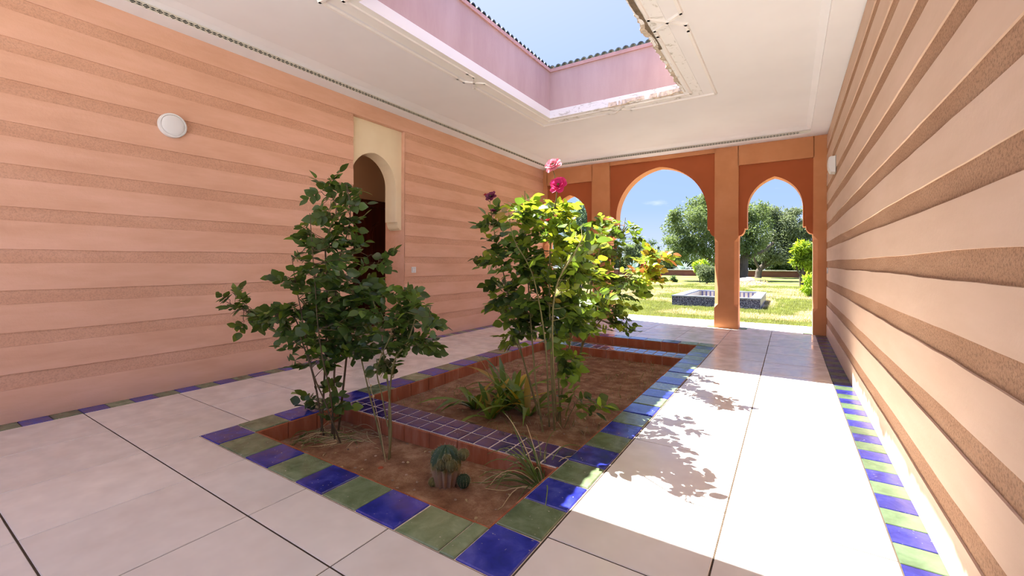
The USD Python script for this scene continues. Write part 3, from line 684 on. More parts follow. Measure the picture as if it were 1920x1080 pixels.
def plate(name, c, n, w, h, label, rocker=True, mat_='white_plastic'):
    o = thing(name, label, 'switch' if rocker else 'socket', c)
    x, y, z = c; s = n
    def bx(d0, d1, a, b, e, f_): 
        xs_ = sorted((x + s * d0, x + s * d1)); return MB().box(xs_[0], xs_[1], y + a, y + b, z + e, z + f_)
    part('face_plate', bx(-.002, .009, -w / 2, w / 2, -h / 2, h / 2), M[mat_], o)
    if rocker:
        part('rocker', bx(.009, .013, -w * .30, -w * .02, -h * .3, h * .3), M['white_plastic'], o)
        part('rocker', bx(.009, .012, w * .02, w * .30, -h * .3, h * .3), M['white_plastic'], o)
        part('rocker_gap', bx(.0088, .0098, -w * .34, w * .34, -h * .34, h * .34), M['grey_plastic'], o)
    else:
        part('recess', bx(.009, .0105, -w * .34, w * .34, -h * .30, h * .30), M['dark_gap'], o)
        part('socket_rim', bx(.0105, .013, -w * .2, w * .2, -h * .16, h * .16), M['grey_plastic'], o)
plate('light_switch', (XL + .004, 4.516, 1.034), 1, .085, .085, 'white double light switch beside the arched doorway')
plate('wall_socket', (XL + .004, 4.93, .307), 1, .13, .085, 'low grey wall socket near the floor right of the doorway', False, 'grey_plastic')
plate('light_switch', (XR - .004, 8.16, 1.04), -1, .085, .085, 'small white light switch at the far end of the right-hand wall')

# ================================================================== PLANTS IN THE PLANTER
def unit(a):
    a = np.asarray(a, float); return a / (np.linalg.norm(a) + 1e-12)
def frame(d, up):
    d = unit(d); s = np.cross(d, up)
    if np.linalg.norm(s) < 1e-3: s = np.cross(d, [1, 0, 0])
    s = unit(s); return d, s, np.cross(s, d)
ST = ((.10, .24), (.30, .43), (.55, .45), (.80, .24))           # stations along a leaflet and its half widths
LEAF_F = np.array([(0, 1, 2), (0, 2, 3)] + [q for k in range(3) for b in (1 + 3 * k,) for q in ((b, b + 3, b + 4), (b, b + 4, b + 1), (b + 1, b + 4, b + 5), (b + 1, b + 5, b + 2))] + [(10, 13, 11), (11, 13, 12)])
def leaflet(p, d, up, L, W, fold=.16, droop=.15):
    d, s, n = frame(d, up)
    v = [p]
    for t, w in ST:
        c = p + d * L * t - n * droop * L * t * t
        e = fold * w * W
        v += [c - s * w * W + n * e, c, c + s * w * W + n * e]
    v.append(p + d * L - n * droop * L)
    return np.array(v)
def petal_mesh(c, d, up, L, W, curl):
    d, s, n = frame(d, up); v = []
    for i, t in enumerate(np.linspace(0, 1, 5)):
        w = W * math.sin(math.pi * min(1, .12 + .62 * t)) * (1 if t < .9 else .8)
        for k in (-1, -.4, .4, 1):
            v.append(c + d * L * t + s * w * k * .5 + n * (curl * L * (t * t * .7 - abs(k) * .10 * t) + .10 * W * k * k))
    f = [(r * 4 + j, r * 4 + j + 1, r * 4 + 5 + j, r * 4 + 4 + j) for r in range(4) for j in range(3)]
    return np.array(v), np.array(f)
def rose(o, c, axis, R, mt, rng, layers=((6, 1.0, .15), (7, .92, .5), (7, .74, .95), (6, .52, 1.5), (5, .34, 2.2)), label=None):
    """A flower of curled petals in whorls; its hip and sepals sit on the stalk."""
    c = np.array(c, float); a = unit(axis); _, s, n = frame(a, np.array([.3, .2, 1.0]))
    core = part('rose_bloom', lathe([(.0005, -.012), (R * .16, -.006), (R * .2, .006), (R * .12, R * .35), (.0005, R * .42)], 8, c, a), M['leaf_mid'], o, smooth=True, label=label)
    for cnt, k, lift in layers:
        for i in range(cnt):
            t = 2 * math.pi * (i + rng.uniform(-.2, .2)) / cnt + k * 3
            out = s * math.cos(t) + n * math.sin(t); d = unit(out + a * lift * .8)
            part('petal', petal_mesh(c + a * R * .05, d, unit(a - out * .4), R * k * rng.uniform(.9, 1.1), R * .85 * rng.uniform(.85, 1.1), rng.uniform(-.3, .25)), M[mt], core, smooth=True)
def bush(name, label, stems, blobs, size, seed, colour, stem_mat=None, maxparts=300, twig_sag=.05, leaflets=5, blooms=(), cat='rose bush', reach=.42, density=1.0):
    """stems: ((u, v, y) points, base radius, tip radius); blobs: (u, v, y, half width px, half height px, half depth m, number of shoots)."""
    rng = np.random.default_rng(seed)
    S = []
    base = at_y(*stems[0][0][0]); base[2] = SOIL
    o = thing(name, label, cat, base)
    for pts, r0, r1 in stems:
        w = [at_y(*p) for p in pts]
        c = spline(w, 5); c[:, :] += np.column_stack([noise1(np.arange(len(c)), seed + len(S), .5), noise1(np.arange(len(c)), seed + 50 + len(S), .5), np.zeros(len(c))]) * .006 * np.linspace(0, 1, len(c))[:, None]
        S.append(c)
        part('stem', tube(c, np.linspace(r0, r1, len(c)), 7), M[stem_mat or 'stem'], o, smooth=True)
    allp = np.vstack(S)
    mid_axis = np.vstack([c[len(c) // 3:] for c in S])
    leaves = []                                        # (size key, verts, colour)
    for (u, v, y, ru, rv, ry, n) in blobs:
        for _ in range(int(math.ceil(n * density))):
            q = rng.normal(0, 1, 3); q = q / np.linalg.norm(q) * rng.uniform(0, 1) ** .45
            p = at_y(u + q[0] * ru, v + q[1] * rv, y + q[2] * ry)
            dd = np.linalg.norm(allp - p, axis=1) + .6 * np.maximum(0, allp[:, 2] - p[2] + .03)
            k = int(np.argmin(dd)); a = allp[k]
            L = np.linalg.norm(p - a)
            if L > reach: p = a + (p - a) * reach / L; L = reach
            if L < .03: p = a + unit(rng.normal(0, 1, 3)) * .04
            m = (a + p) / 2 + np.array([0, 0, -twig_sag * L]) + rng.normal(0, .012, 3)
            tw = spline([a, m, p], 4)
            mb = MB(); mb.tube(tw, np.linspace(.0030, .0014, len(tw)), 5)
            outd = unit((p - a) * np.array([1, 1, .4]) + rng.normal(0, .35, 3) * .08)
            nl = rng.integers(2, 4)
            for j in range(nl):
                t = 1.0 if j == 0 else rng.uniform(.35, .95)
                bp = tw[min(len(tw) - 1, int(t * (len(tw) - 1)))]
                az = rng.uniform(-1.3, 1.3) if j else rng.uniform(-.4, .4)
                d = np.array([outd[0] * math.cos(az) - outd[1] * math.sin(az), outd[0] * math.sin(az) + outd[1] * math.cos(az), outd[2] * .5 + rng.uniform(-.25, .35)]); d = unit(d)
                RL = size * rng.uniform(1.15, 1.6)
                tip = bp + d * RL + np.array([0, 0, -.18 * RL])
                mb.tube(np.array([bp, (bp + tip) / 2 + [0, 0, .05 * RL], tip]), [.0013, .0011, .0008], 4)
                up = unit(np.array([0, 0, .72]) + outd * rng.uniform(.1, .75) + rng.normal(0, .42, 3))
                _, s, nn = frame(d, up)
                col = colour(bp, rng)
                spots = [(1.0, d)]
                for tt in ((.62, .28) if leaflets >= 5 else (.55,)):
                    for sg in (-1, 1): spots.append((tt, unit(d * .55 + s * sg * .9 + nn * rng.uniform(-.1, .15))))
                for tt, ld in spots:
                    if rng.random() < .08: continue
                    LL = size * rng.uniform(.75, 1.15) * (1.12 if tt == 1.0 else .92); lp = bp + (tip - bp) * tt
                    lv = leaflet(lp, ld + np.array([0, 0, rng.uniform(-.3, .12)]), unit(up + rng.normal(0, .25, 3)), LL, LL * rng.uniform(.70, .88), rng.uniform(.05, .3), rng.uniform(.02, .3))
                    leaves.append((LL / max(.5, depth(lp)), lv, col))
            part('side_shoot', mb, M[stem_mat or 'stem'], o, smooth=True)
    leaves.sort(key=lambda x: -x[0])
    for _, lv, col in leaves[:maxparts]: part('leaf', (lv, LEAF_F), M[col], o, smooth=True)
    rest = {}
    for _, lv, col in leaves[maxparts:]: rest.setdefault(col, MB()).add(lv, LEAF_F)
    for col, mb in rest.items(): part('foliage', mb, M[col], o, smooth=True, kind='stuff')
    for (u, v, y, R, mt, axis, lab) in blooms:
        c = at_y(u, v, y); k = int(np.argmin(np.linalg.norm(allp - c, axis=1) + np.maximum(0, allp[:, 2] - c[2] + .02)))
        if np.linalg.norm(allp[k] - c) > .02: part('side_shoot', tube(spline([allp[k], (allp[k] * .5 + c * .5) + [0, 0, -.01], c], 4), np.linspace(.003, .002, 9), 5), M['stem'], o, smooth=True)
        rose(o, c, axis, R, mt, rng, label=lab) if R > .028 else rose(o, c, axis, R, mt, rng, ((4, 1.0, 1.4), (4, .75, 2.2)), lab)
    return o

def col_dark(p, r): return r.choice(['leaf_dark', 'leaf_mid'], p=[.82, .18])
ya = 1.93
bush('rose_bush', 'tall dark-leaved rose bush in the front bed, left of the shorter one', [
    (((602, 824, ya), (608, 715, ya + .02), (613, 570, ya - .02), (612, 450, ya), (632, 390, ya), (605, 348, ya + .05)), .0085, .003),
    (((622, 826, ya), (628, 660, ya + .05), (632, 510, ya + .08), (655, 420, ya + .08), (651, 345, ya + .1)), .008, .003),
    (((634, 812, ya + .08), (652, 650, ya + .1), (662, 545, ya + .12), (690, 480, ya + .15), (716, 492, ya + .2)), .0085, .003),
    (((608, 824, ya - .03), (590, 715, ya - .06), (566, 640, ya - .10), (545, 590, ya - .12), (480, 590, ya - .1), (425, 566, ya - .08)), .007, .0025),
    (((640, 835, ya - .05), (612, 760, ya - .1), (585, 690, ya - .12), (560, 560, ya - .15), (546, 486, ya - .16)), .006, .0025),
    (((628, 828, ya - .03), (620, 740, ya - .12), (600, 640, ya - .2), (590, 520, ya - .2), (582, 400, ya - .15)), .006, .0025)],
    [(612, 350, ya + .03, 26, 16, .06, 3), (652, 362, ya + .1, 16, 26, .06, 4), (600, 405, ya, 34, 24, .10, 6), (648, 410, ya + .08, 18, 28, .08, 5), (605, 445, ya, 40, 36, .14, 10), (640, 470, ya + .08, 30, 36, .12, 8),
     (600, 510, ya - .1, 50, 45, .18, 12), (640, 540, ya + .05, 45, 40, .18, 11), (575, 570, ya - .12, 50, 38, .18, 10), (625, 600, ya, 60, 45, .2, 14), (600, 660, ya - .08, 48, 42, .18, 11), (650, 640, ya + .1, 40, 40, .15, 8),
     (520, 592, ya - .12, 42, 26, .10, 8), (455, 575, ya - .1, 34, 22, .06, 6), (478, 600, ya - .1, 26, 18, .06, 3), (545, 625, ya - .1, 30, 30, .08, 5), (700, 492, ya + .16, 24, 18, .08, 3), (690, 530, ya + .15, 20, 18, .08, 3),
     (596, 735, ya - .05, 24, 26, .08, 4), (548, 520, ya - .15, 16, 22, .05, 2), (612, 770, ya - .05, 20, 16, .06, 2)],
    .074, 11, col_dark, 'stem_dark', leaflets=5, density=1.15)
yb = 1.90
bush('rose_bush', 'shorter dark-leaved rose bush in the front bed, right of the tall one', [
    (((729, 862, yb), (733, 800, yb), (728, 720, yb + .04), (715, 640, yb + .06), (700, 560, yb + .08)), .0085, .003),
    (((723, 862, yb), (706, 790, yb + .03), (688, 720, yb + .1), (672, 650, yb + .15), (668, 590, yb + .18)), .0075, .003),
    (((731, 858, yb + .02), (730, 760, yb + .03), (738, 680, yb), (765, 640, yb - .02), (782, 590, yb - .05), (808, 575, yb - .05)), .0075, .0025),
    (((727, 800, yb + .01), (716, 740, yb), (708, 690, yb - .05), (735, 620, yb - .08), (750, 550, yb - .1)), .005, .0025)],
    [(690, 590, yb + .12, 42, 36, .15, 9), (735, 590, yb, 44, 36, .16, 10), (775, 575, yb - .05, 30, 24, .1, 7), (715, 640, yb + .05, 44, 38, .15, 10), (755, 635, yb, 30, 26, .1, 6), (798, 600, yb - .05, 16, 18, .06, 3),
     (700, 550, yb + .08, 40, 16, .12, 6), (745, 550, yb - .06, 36, 18, .1, 6), (785, 640, yb, 22, 14, .08, 3), (725, 690, yb + .02, 26, 16, .08, 3), (670, 640, yb + .15, 20, 30, .1, 4)],
    .062, 12, col_dark, 'stem', leaflets=5, density=1.2)

def col_c(p, r):
    """Upper and right-hand shoots of the tall rose are young and yellow-green."""
    t = np.clip((p[2] - .75) * .8 + (p[0] + 1.55) * .5, 0, .8)
    x = r.random()
    if x < t: return r.choice(['leaf_lime', 'leaf_mid', 'leaf_gold'], p=[.68, .27, .05])
    return r.choice(['leaf_dark', 'leaf_mid', 'leaf_rust'], p=[.40, .595, .005])
yc = 2.90
bush('rose_bush', 'tall yellow-green rose bush with pink blooms in the middle bed', [
    (((1018, 812, yc - .05), (1004, 710, yc - .03), (992, 560, yc), (986, 440, yc), (984, 358, yc + .02)), .0085, .003),
    (((1040, 812, yc + .02), (1034, 690, yc), (1030, 545, yc - .06), (1034, 430, yc - .08), (1044, 365, yc - .1), (1040, 335, yc - .1), (1036, 314, yc - .1)), .0085, .0022),
    (((1051, 800, yc + .12), (1047, 660, yc + .15), (1062, 550, yc + .15), (1082, 455, yc + .1), (1090, 430, yc + .1)), .008, .003),
    (((1010, 778, yc + .15), (975, 650, yc + .1), (948, 530, yc + .05), (928, 440, yc), (919, 378, yc)), .0075, .0025),
    (((1012, 780, yc + .25), (986, 690, yc + .3), (958, 620, yc + .25), (926, 566, yc + .2), (921, 540, yc + .2)), .006, .002),
    (((1044, 790, yc + .05), (1036, 650, yc - .15), (1042, 540, yc - .35), (1075, 480, yc - .5), (1095, 440, yc - .55)), .007, .003),
    (((1030, 800, yc), (1022, 640, yc - .1), (1000, 520, yc - .25), (965, 450, yc - .35), (955, 410, yc - .35)), .007, .003),
    (((1045, 795, yc + .2), (1070, 640, yc + .35), (1110, 520, yc + .45), (1132, 440, yc + .5), (1140, 425, yc + .5)), .007, .0025)],
    [(968, 396, yc - .3, 28, 18, .08, 5), (1040, 385, yc - .1, 24, 16, .08, 5), (990, 400, yc, 34, 22, .12, 5), (925, 412, yc, 18, 26, .08, 4), (1050, 412, yc - .1, 26, 16, .12, 4),
     (990, 445, yc - .1, 52, 34, .2, 12), (1045, 450, yc - .15, 40, 34, .25, 9), (1090, 445, yc - .3, 28, 24, .2, 6), (938, 470, yc, 30, 36, .14, 8), (985, 505, yc, 52, 40, .22, 15), (1040, 515, yc - .1, 50, 40, .25, 17), (1025, 600, yc + .05, 40, 36, .2, 10), (1080, 590, yc + .15, 34, 34, .2, 8), (985, 620, yc + .1, 26, 26, .15, 5), (1090, 500, yc + .1, 40, 36, .3, 10),
     (950, 545, yc + .05, 34, 40, .15, 9), (1000, 575, yc, 48, 38, .2, 12), (1055, 575, yc, 44, 40, .25, 11), (1100, 560, yc + .3, 36, 34, .2, 8), (1070, 615, yc + .2, 26, 26, .12, 5), (1062, 655, yc + .15, 14, 34, .06, 5), (1062, 700, yc + .13, 14, 22, .05, 3),
     (945, 580, yc + .2, 20, 20, .08, 2), (960, 640, yc + .3, 14, 14, .05, 2), (1128, 445, yc + .5, 18, 16, .08, 3)],
    .076, 13, col_c, 'stem', leaflets=5, density=1.25,
    blooms=[(1038, 311, yc - .1, .062, 'petal_pink', (.1, -.9, .55), 'pale pink rose bloom at the very top'), (1048, 348, yc - .13, .066, 'petal_magenta', (.15, -1, .4), 'magenta rose bloom below the pale pink one'),
            (921, 369, yc, .048, 'petal_plum', (.1, -.9, .6), 'faded plum rose bloom'), (911, 368, yc, .024, 'petal_red', (-.3, -.1, 1), 'dark red rosebud'), (925, 396, yc - .02, .032, 'petal_plum', (.2, -.3, 1), None), (1028, 416, yc - .2, .026, 'petal_red', (0, -.4, 1), 'reddish rosebud among yellow leaves')])
def col_d(p, r):
    if p[0] > -1.34: return r.choice(['leaf_gold', 'leaf_rust', 'leaf_lime', 'leaf_mid'], p=[.30, .14, .26, .30])
    return r.choice(['leaf_dark', 'leaf_mid', 'leaf_lime', 'leaf_rust'], p=[.34, .48, .12, .06])
yd = 4.66
bush('rose_bush', 'bushy rose at the back of the middle bed with an orange-tinted branch', [
    (((1083, 690, yd), (1092, 645, yd), (1100, 590, yd), (1112, 520, yd), (1128, 455, yd - .1), (1132, 398, yd - .1)), .013, .003),
    (((1084, 690, yd), (1096, 640, yd - .05), (1135, 590, yd - .15), (1172, 530, yd - .3), (1205, 500, yd - .5), (1236, 482, yd - .6)), .010, .003),
    (((1080, 688, yd + .05), (1066, 640, yd + .1), (1062, 580, yd + .15), (1075, 520, yd + .2)), .009, .003),
    (((1088, 660, yd), (1110, 610, yd + .1), (1150, 560, yd + .2), (1165, 470, yd + .2), (1172, 408, yd + .2)), .008, .0025)],
    [(1132, 420, yd - .1, 16, 20, .12, 4), (1168, 432, yd + .2, 24, 26, .12, 7), (1150, 475, yd, 40, 28, .25, 12), (1120, 520, yd, 48, 34, .3, 14), (1165, 530, yd - .1, 42, 34, .3, 13), (1115, 575, yd, 46, 30, .3, 13), (1160, 580, yd, 32, 24, .2, 8),
     (1205, 505, yd - .45, 26, 22, .15, 8), (1232, 482, yd - .6, 16, 12, .1, 6), (1222, 510, yd - .5, 20, 18, .1, 5), (1085, 600, yd + .1, 36, 26, .25, 9), (1160, 612, yd - .1, 20, 14, .1, 4), (1075, 560, yd + .15, 24, 34, .2, 7), (1195, 540, yd - .3, 20, 20, .1, 4)],
    .068, 14, col_d, 'stem', leaflets=5, reach=.5, density=1.6,
    blooms=[(1141, 436, yd, .034, 'petal_pink', (0, -.6, 1), 'small pink bloom'), (1207, 496, yd - .45, .034, 'petal_magenta', (.1, -.6, .8), 'small magenta bloom on the orange branch')])
ye = 3.0
bush('rose_sucker', 'low green-leaved rose sucker beside the strap-leaved plant', [(((1058, 802, ye), (1070, 775, ye), (1085, 748, ye)), .004, .0025)],
     [(1088, 748, ye, 16, 12, .05, 3), (1104, 752, ye, 10, 12, .04, 2), (1062, 762, ye, 12, 12, .04, 2)], .088, 15, lambda p, r: r.choice(['leaf_mid', 'leaf_dark'], p=[.75, .25]), leaflets=3, cat='plant')

# strap-leaved clump
def strap_leaf(p, d, L, W, rise, droop, n=9, twist=0.0):
    d = unit(np.array([d[0], d[1], 0])); s0 = np.array([-d[1], d[0], 0]); v = []
    for i, t in enumerate(np.linspace(0, 1, n)):
        c = p + d * L * (t * math.cos(rise) + .12 * t * t * droop) + np.array([0, 0, L * (t * math.sin(rise) - droop * t * t * .85)])
        w = W * (.55 + .45 * math.sin(math.pi * min(1, t * 1.1 + .1))) * (1 - max(0, t - .72) / .28 * .96) / 2
        s = unit(s0 + np.array([0, 0, twist * t]))
        v += [c - s * w + np.array([0, 0, .35 * w]), c, c + s * w + np.array([0, 0, .35 * w])]
    f = [q for i in range(n - 1) for q in ((i * 3, i * 3 + 3, i * 3 + 4, i * 3 + 1), (i * 3 + 1, i * 3 + 4, i * 3 + 5, i * 3 + 2))]
    return np.array(v), np.array(f)
rng = np.random.default_rng(21)
cc = at_z(945, 770, SOIL)
cl = thing('strap_leaf_plant', 'clump of broad arching strap leaves, some yellowing, in the middle bed', 'plant', cc)
for (u, v, n, L) in ((890, 768, 14, .50), (920, 786, 15, .52), (950, 770, 17, .60), (990, 780, 17, .58), (965, 745, 13, .64)):
    p0 = at_z(u, v, SOIL)
    for k in range(n):
        t = rng.uniform(0, 2 * math.pi)
        p = p0 + np.array([math.cos(t), math.sin(t), 0]) * rng.uniform(.01, .035)
        m = rng.choice(['strap_green', 'strap_yellow', 'leaf_gold'], p=[.84, .11, .05])
        part('leaf', strap_leaf(p, (math.cos(t), math.sin(t)), L * rng.uniform(.7, 1.2), rng.uniform(.042, .060), rng.uniform(.62, 1.3), rng.uniform(.25, .8), twist=rng.uniform(-.4, .4)), M[m], cl, smooth=True)
# arching onion-leaved tuft by the divider
rng = np.random.default_rng(22)
def blade_arc(mb, p, d, L, r, rise, droop, bend=0.0, n=9, flat=1.0):
    d = unit(np.array([d[0], d[1], 0])); s = np.array([-d[1], d[0], 0]); pts = []
    for t in np.linspace(0, 1, n):
        q = p + d * L * t * math.cos(rise) * (1 - .15 * t) + s * bend * L * t * t + np.array([0, 0, L * (t * math.sin(rise) - droop * t * t)])
        pts.append(q)
    pts = np.array(pts); fl = soil_height(pts[:, 0], pts[:, 1]) + .004
    pts[:, 2] = np.maximum(pts[:, 2], fl)
    mb.tube(pts, np.linspace(r, r * .35, n), 5)
pt = np.array([ix1 - .06, D1[0] - .06, SOIL])
tu = thing('grass_tuft', 'tuft of thin arching onion-like blades at the right end of the divider', 'plant', pt)
for k in range(72):
    ang = rng.uniform(1.9, 4.6) if k < 42 else rng.uniform(1.0, 5.6)
    mb = MB(); blade_arc(mb, pt + np.array([rng.normal(0, .012), rng.normal(0, .012), 0]), (math.cos(ang), math.sin(ang)), rng.uniform(.34, .74), rng.uniform(.0034, .0052), rng.uniform(.45, 1.3), rng.uniform(.35, .85), rng.uniform(-.25, .25))
    part('blade', mb, M[rng.choice(['grass_green', 'grass_dry', 'strap_green'], p=[.6, .27, .13])], tu, smooth=True)
pd = at_z(560, 812, SOIL)
dg = thing('dry_grass', 'flattened dry straw-coloured grass at the foot of the tall rose', 'grass', pd)
for k in range(110):
    ang = rng.uniform(0, 2 * math.pi); c = at_z(rng.uniform(540, 700), rng.uniform(800, 838), SOIL)
    c[0] = max(c[0], ix0 + .05); c[1] = np.clip(c[1], iy0 + .05, D1[0] - .06)
    d = np.array([math.cos(ang), math.sin(ang)]); L = rng.uniform(.16, .38)
    e = c[:2] + d * L
    if not (ix0 + .03 < e[0] < ix1 and iy0 + .03 < e[1] < D1[0] - .03): continue
    mb = MB(); blade_arc(mb, c, d, L, rng.uniform(.0028, .0044), rng.uniform(.1, .8), rng.uniform(.3, .7), rng.uniform(-.4, .4), 7)
    part('blade', mb, M[rng.choice(['grass_dry', 'grass_green'], p=[.8, .2])], dg, smooth=True)
ps = at_z(726, 860, SOIL)
sk = thing('dry_stalk', 'thin pale dry flower stalk leaning in front of the shorter rose', 'plant', ps)
c = spline([at_y(723, 866, 1.86), at_y(712, 800, 1.87), at_y(697, 735, 1.88), at_y(686, 698, 1.88)], 5)
part('stalk', tube(c, np.linspace(.0028, .0016, len(c)), 6), M['grass_dry'], sk, smooth=True)
for q in c[-7::2]: part('seed_head', lathe([(.0005, 0), (.006, .004), (.008, .010), (.004, .017), (.0005, .02)], 7, q, (.2, .1, 1)), M['grass_dry'], sk, smooth=True)
# cacti
def ribbed(c, R, H, ribs, depth_, lean=(0, 0), neck=.75, n_lv=14, per=6):
    v = []; n = ribs * per
    for i, t in enumerate(np.linspace(0, 1, n_lv)):
        prof = (neck + (1 - neck) * min(1, t * 2.2)) if t < .55 else math.sqrt(max(0.0, 1 - ((t - .55) / .45) ** 2)) * .999 + .001
        for j in range(n):
            a = 2 * math.pi * j / n; rr = R * prof * (1 - depth_ * (.5 - .5 * math.cos(ribs * a)))
            v.append((c[0] + rr * math.cos(a) + lean[0] * t, c[1] + rr * math.sin(a) + lean[1] * t, c[2] + H * t * (1 - .02 * (.5 - .5 * math.cos(ribs * a)))))
    f = [(i * n + j, i * n + (j + 1) % n, (i + 1) * n + (j + 1) % n, (i + 1) * n + j) for i in range(n_lv - 1) for j in range(n)]
    return np.array(v), np.array(f)
def spines(c, R, H, ribs, mb, rng, L=.012, lv=9, neck=.75):
    for i in range(1, lv + 1):
        t = .25 + .72 * i / (lv + .5)
        prof = (neck + (1 - neck) * min(1, t * 2.2)) if t < .55 else math.sqrt(max(0, 1 - ((t - .55) / .45) ** 2))
        for j in range(ribs):
            a = 2 * math.pi * j / ribs; p = np.array(c) + [R * prof * math.cos(a), R * prof * math.sin(a), H * t]
            for q in range(3):
                d = unit(np.array([math.cos(a), math.sin(a), max(0, t - .5) * 1.6]) + rng.normal(0, .5, 3)); s = unit(np.cross(d, [0, 0, 1.01])) * .0008
                mb.add([p - s, p + s, p + d * L], [(0, 1, 2)])
rng = np.random.default_rng(23)
c0 = at_z(836, 912, SOIL); c0[2] = float(soil_height(c0[0], c0[1])) - .006
ca = thing('barrel_cactus', 'ribbed barrel cactus with small pups and a corky base', 'cactus', c0)
part('body', ribbed(c0, .088, .225, 13, .26, neck=.72), M['cactus'], ca, smooth=50)
mb = MB(); spines(c0, .09, .225, 13, mb, rng, .014); part('spines', mb, M['cactus_spine'], ca, kind='stuff')
for (u, v, dy, R) in ((829, 872, -.10, .030), (846, 874, -.10, .032), (838, 860, -.095, .022), (869, 852, -.01, .032), (816, 852, .0, .026), (813, 905, -.05, .030)):
    q = at_y(u, v, c0[1] + dy)
    pu = part('pup', ribbed(q - [0, 0, R], R, R * 2, 11, .12, neck=.35, n_lv=10, per=4), M['cactus_pup'], ca, smooth=50)
    mb = MB(); spines(q - np.array([0, 0, R]), R, R * 2, 11, mb, rng, .008, 7, .35); part('spines', mb, M['cactus_spine'], pu, kind='stuff')
c1 = at_z(869, 917, SOIL); c1[2] = float(soil_height(c1[0], c1[1])) - .006
cb = thing('ball_cactus', 'small round green cactus on the soil right of the barrel cactus', 'cactus', c1)
part('body', ribbed(c1, .038, .074, 14, .16, neck=.6, n_lv=12, per=4), M['cactus_young'], cb, smooth=50)
mb = MB(); spines(c1, .039, .074, 14, mb, rng, .010, 9, .6); part('spines', mb, M['cactus_spine'], cb, kind='stuff')
# stones, leaf litter and seedlings on the soil
def stone(c, r, rng):
    m = trimesh.creation.icosphere(2 if r > .012 else 1, 1.0); v = np.array(m.vertices)
    n = np.array(meshkit.noise(v * 1.7 + rng.uniform(0, 50, 3)))
    return v * (.7 + .6 * n)[:, None] * r * np.array([1.2, 1.0, .7]) + c, np.array(m.faces)
rng = np.random.default_rng(24)
p = at_z(713, 881, SOIL); part('stone', stone(p + [0, 0, .006], .020, rng), M['red_stone'], None, smooth=40, label='flat red stone on the soil of the front bed', cat='stone')
p = at_z(633, 836, SOIL); part('stone', stone(p + [0, 0, .008], .018, rng), M['stone'], None, smooth=40, label='pale stone at the foot of the tall rose', cat='stone')
p = at_z(698, 848, SOIL); part('stone', stone(p + [0, 0, .005], .011, rng), M['stone'], None, smooth=40, label='small white stone between the two front roses', cat='stone')
pb = MB(); lt = MB()
for k in range(420):
    x, y = rng.uniform(ix0 + .04, ix1 - .04), rng.uniform(iy0 + .04, D2[0] - .05)
    if D1[0] - .03 < y < D1[1] + .03: continue
    c = np.array([x, y, float(soil_height(x, y))])
    if k % 3: pb.add(*stone(c, rng.uniform(.003, .009), rng))
    else:
        t = rng.uniform(0, 6.3); lt.add(leaflet(c + [0, 0, .004], np.array([math.cos(t), math.sin(t), rng.uniform(-.1, .3)]), unit(np.array([0, 0, 1.0]) + rng.normal(0, .4, 3)), rng.uniform(.02, .045), rng.uniform(.012, .024), .5, .3), LEAF_F)
part('gravel', pb, M['pebble'], None, kind='stuff', label='scattered small gravel and clods on the planter soil', cat='gravel')
part('leaf_litter', lt, M['grass_dry'], None, smooth=True, kind='stuff', label='scattered dry fallen leaves on the planter soil', cat='leaf litter')
gw = MB(); gd = MB()
for k in range(1500):
    x, y = rng.uniform(ix0 + .03, ix1 - .03), rng.uniform(D1[1] + .04, D2[0] - .04)
    if meshkit.noise(np.array([[x * 2.2, y * 2.2, 5.0]]))[0] < .52 - .12 * (x > -1.7): continue
    c = np.array([x, y, float(soil_height(x, y)) - .003]); h = rng.uniform(.02, .075)
    d = np.array([rng.normal(0, .25), rng.normal(0, .25), 1]) * h; s = unit([rng.normal(), rng.normal(), 0]) * .0013
    (gw if k % 2 else gd).add([c - s, c + s, c + d * .6 + s * .6, c + d + np.array([d[0], d[1], 0]) * .3], [(0, 1, 2), (0, 2, 3)])
part('seedling_grass', gw, M['grass_green'], None, kind='stuff', label='sparse thin green seedling grass in the middle bed', cat='grass')
part('seedling_grass', gd, M['grass_dry'], None, kind='stuff', label='sparse thin dry stubble among the seedlings of the middle bed', cat='grass')
pw = at_z(885, 794, SOIL)
c = spline([at_z(868, 786, SOIL + .01), at_z(885, 793, SOIL + .018), at_z(905, 794, SOIL + .012), at_z(926, 789, SOIL + .02)], 5)
part('fallen_twig', tube(c, np.linspace(.006, .003, len(c)), 6), M['stem'], None, smooth=True, label='curved bare twig lying on the soil before the strap-leaved plant', cat='twig')

# ================================================================== THE GARDEN
GZ = -.03
lw = thing('lawn', 'sunlit lawn with worn yellow patches beyond the arches', 'lawn', (0, 9.6, GZ), kind='structure')
nx, ny = 90, 70
xs_ = np.linspace(-60, 40, nx); ys_ = 9.60 + (np.linspace(0, 1, ny) ** 1.8) * 85
X, Y = np.meshgrid(xs_, ys_, indexing='ij'); Z = np.full_like(X, GZ)
f = [(i * ny + j, (i + 1) * ny + j, (i + 1) * ny + j + 1, i * ny + j + 1) for i in range(nx - 1) for j in range(ny - 1)]
part('ground', (np.stack([X, Y, Z], -1).reshape(-1, 3), np.array(f)), M['lawn'], lw)
part('ground', MB().box(XR + .42, 40, YN - .3, 8.79, -.5, -.06).box(5.01, 40, 8.79, 9.60, -.5, -.06).box(-60, -9.01, YN - .3, 9.60, -.5, -.06).box(-9.01, vx - .22, YN - .3, 8.79, -.5, -.06), M['lawn'], lw)
fc = thing('forecourt', 'pale paved forecourt behind the viewpoint', None, kind='structure')
part('paving', MB().box(-40, 30, -50, YN - .3, -.3, -.03), M['forecourt'], fc)
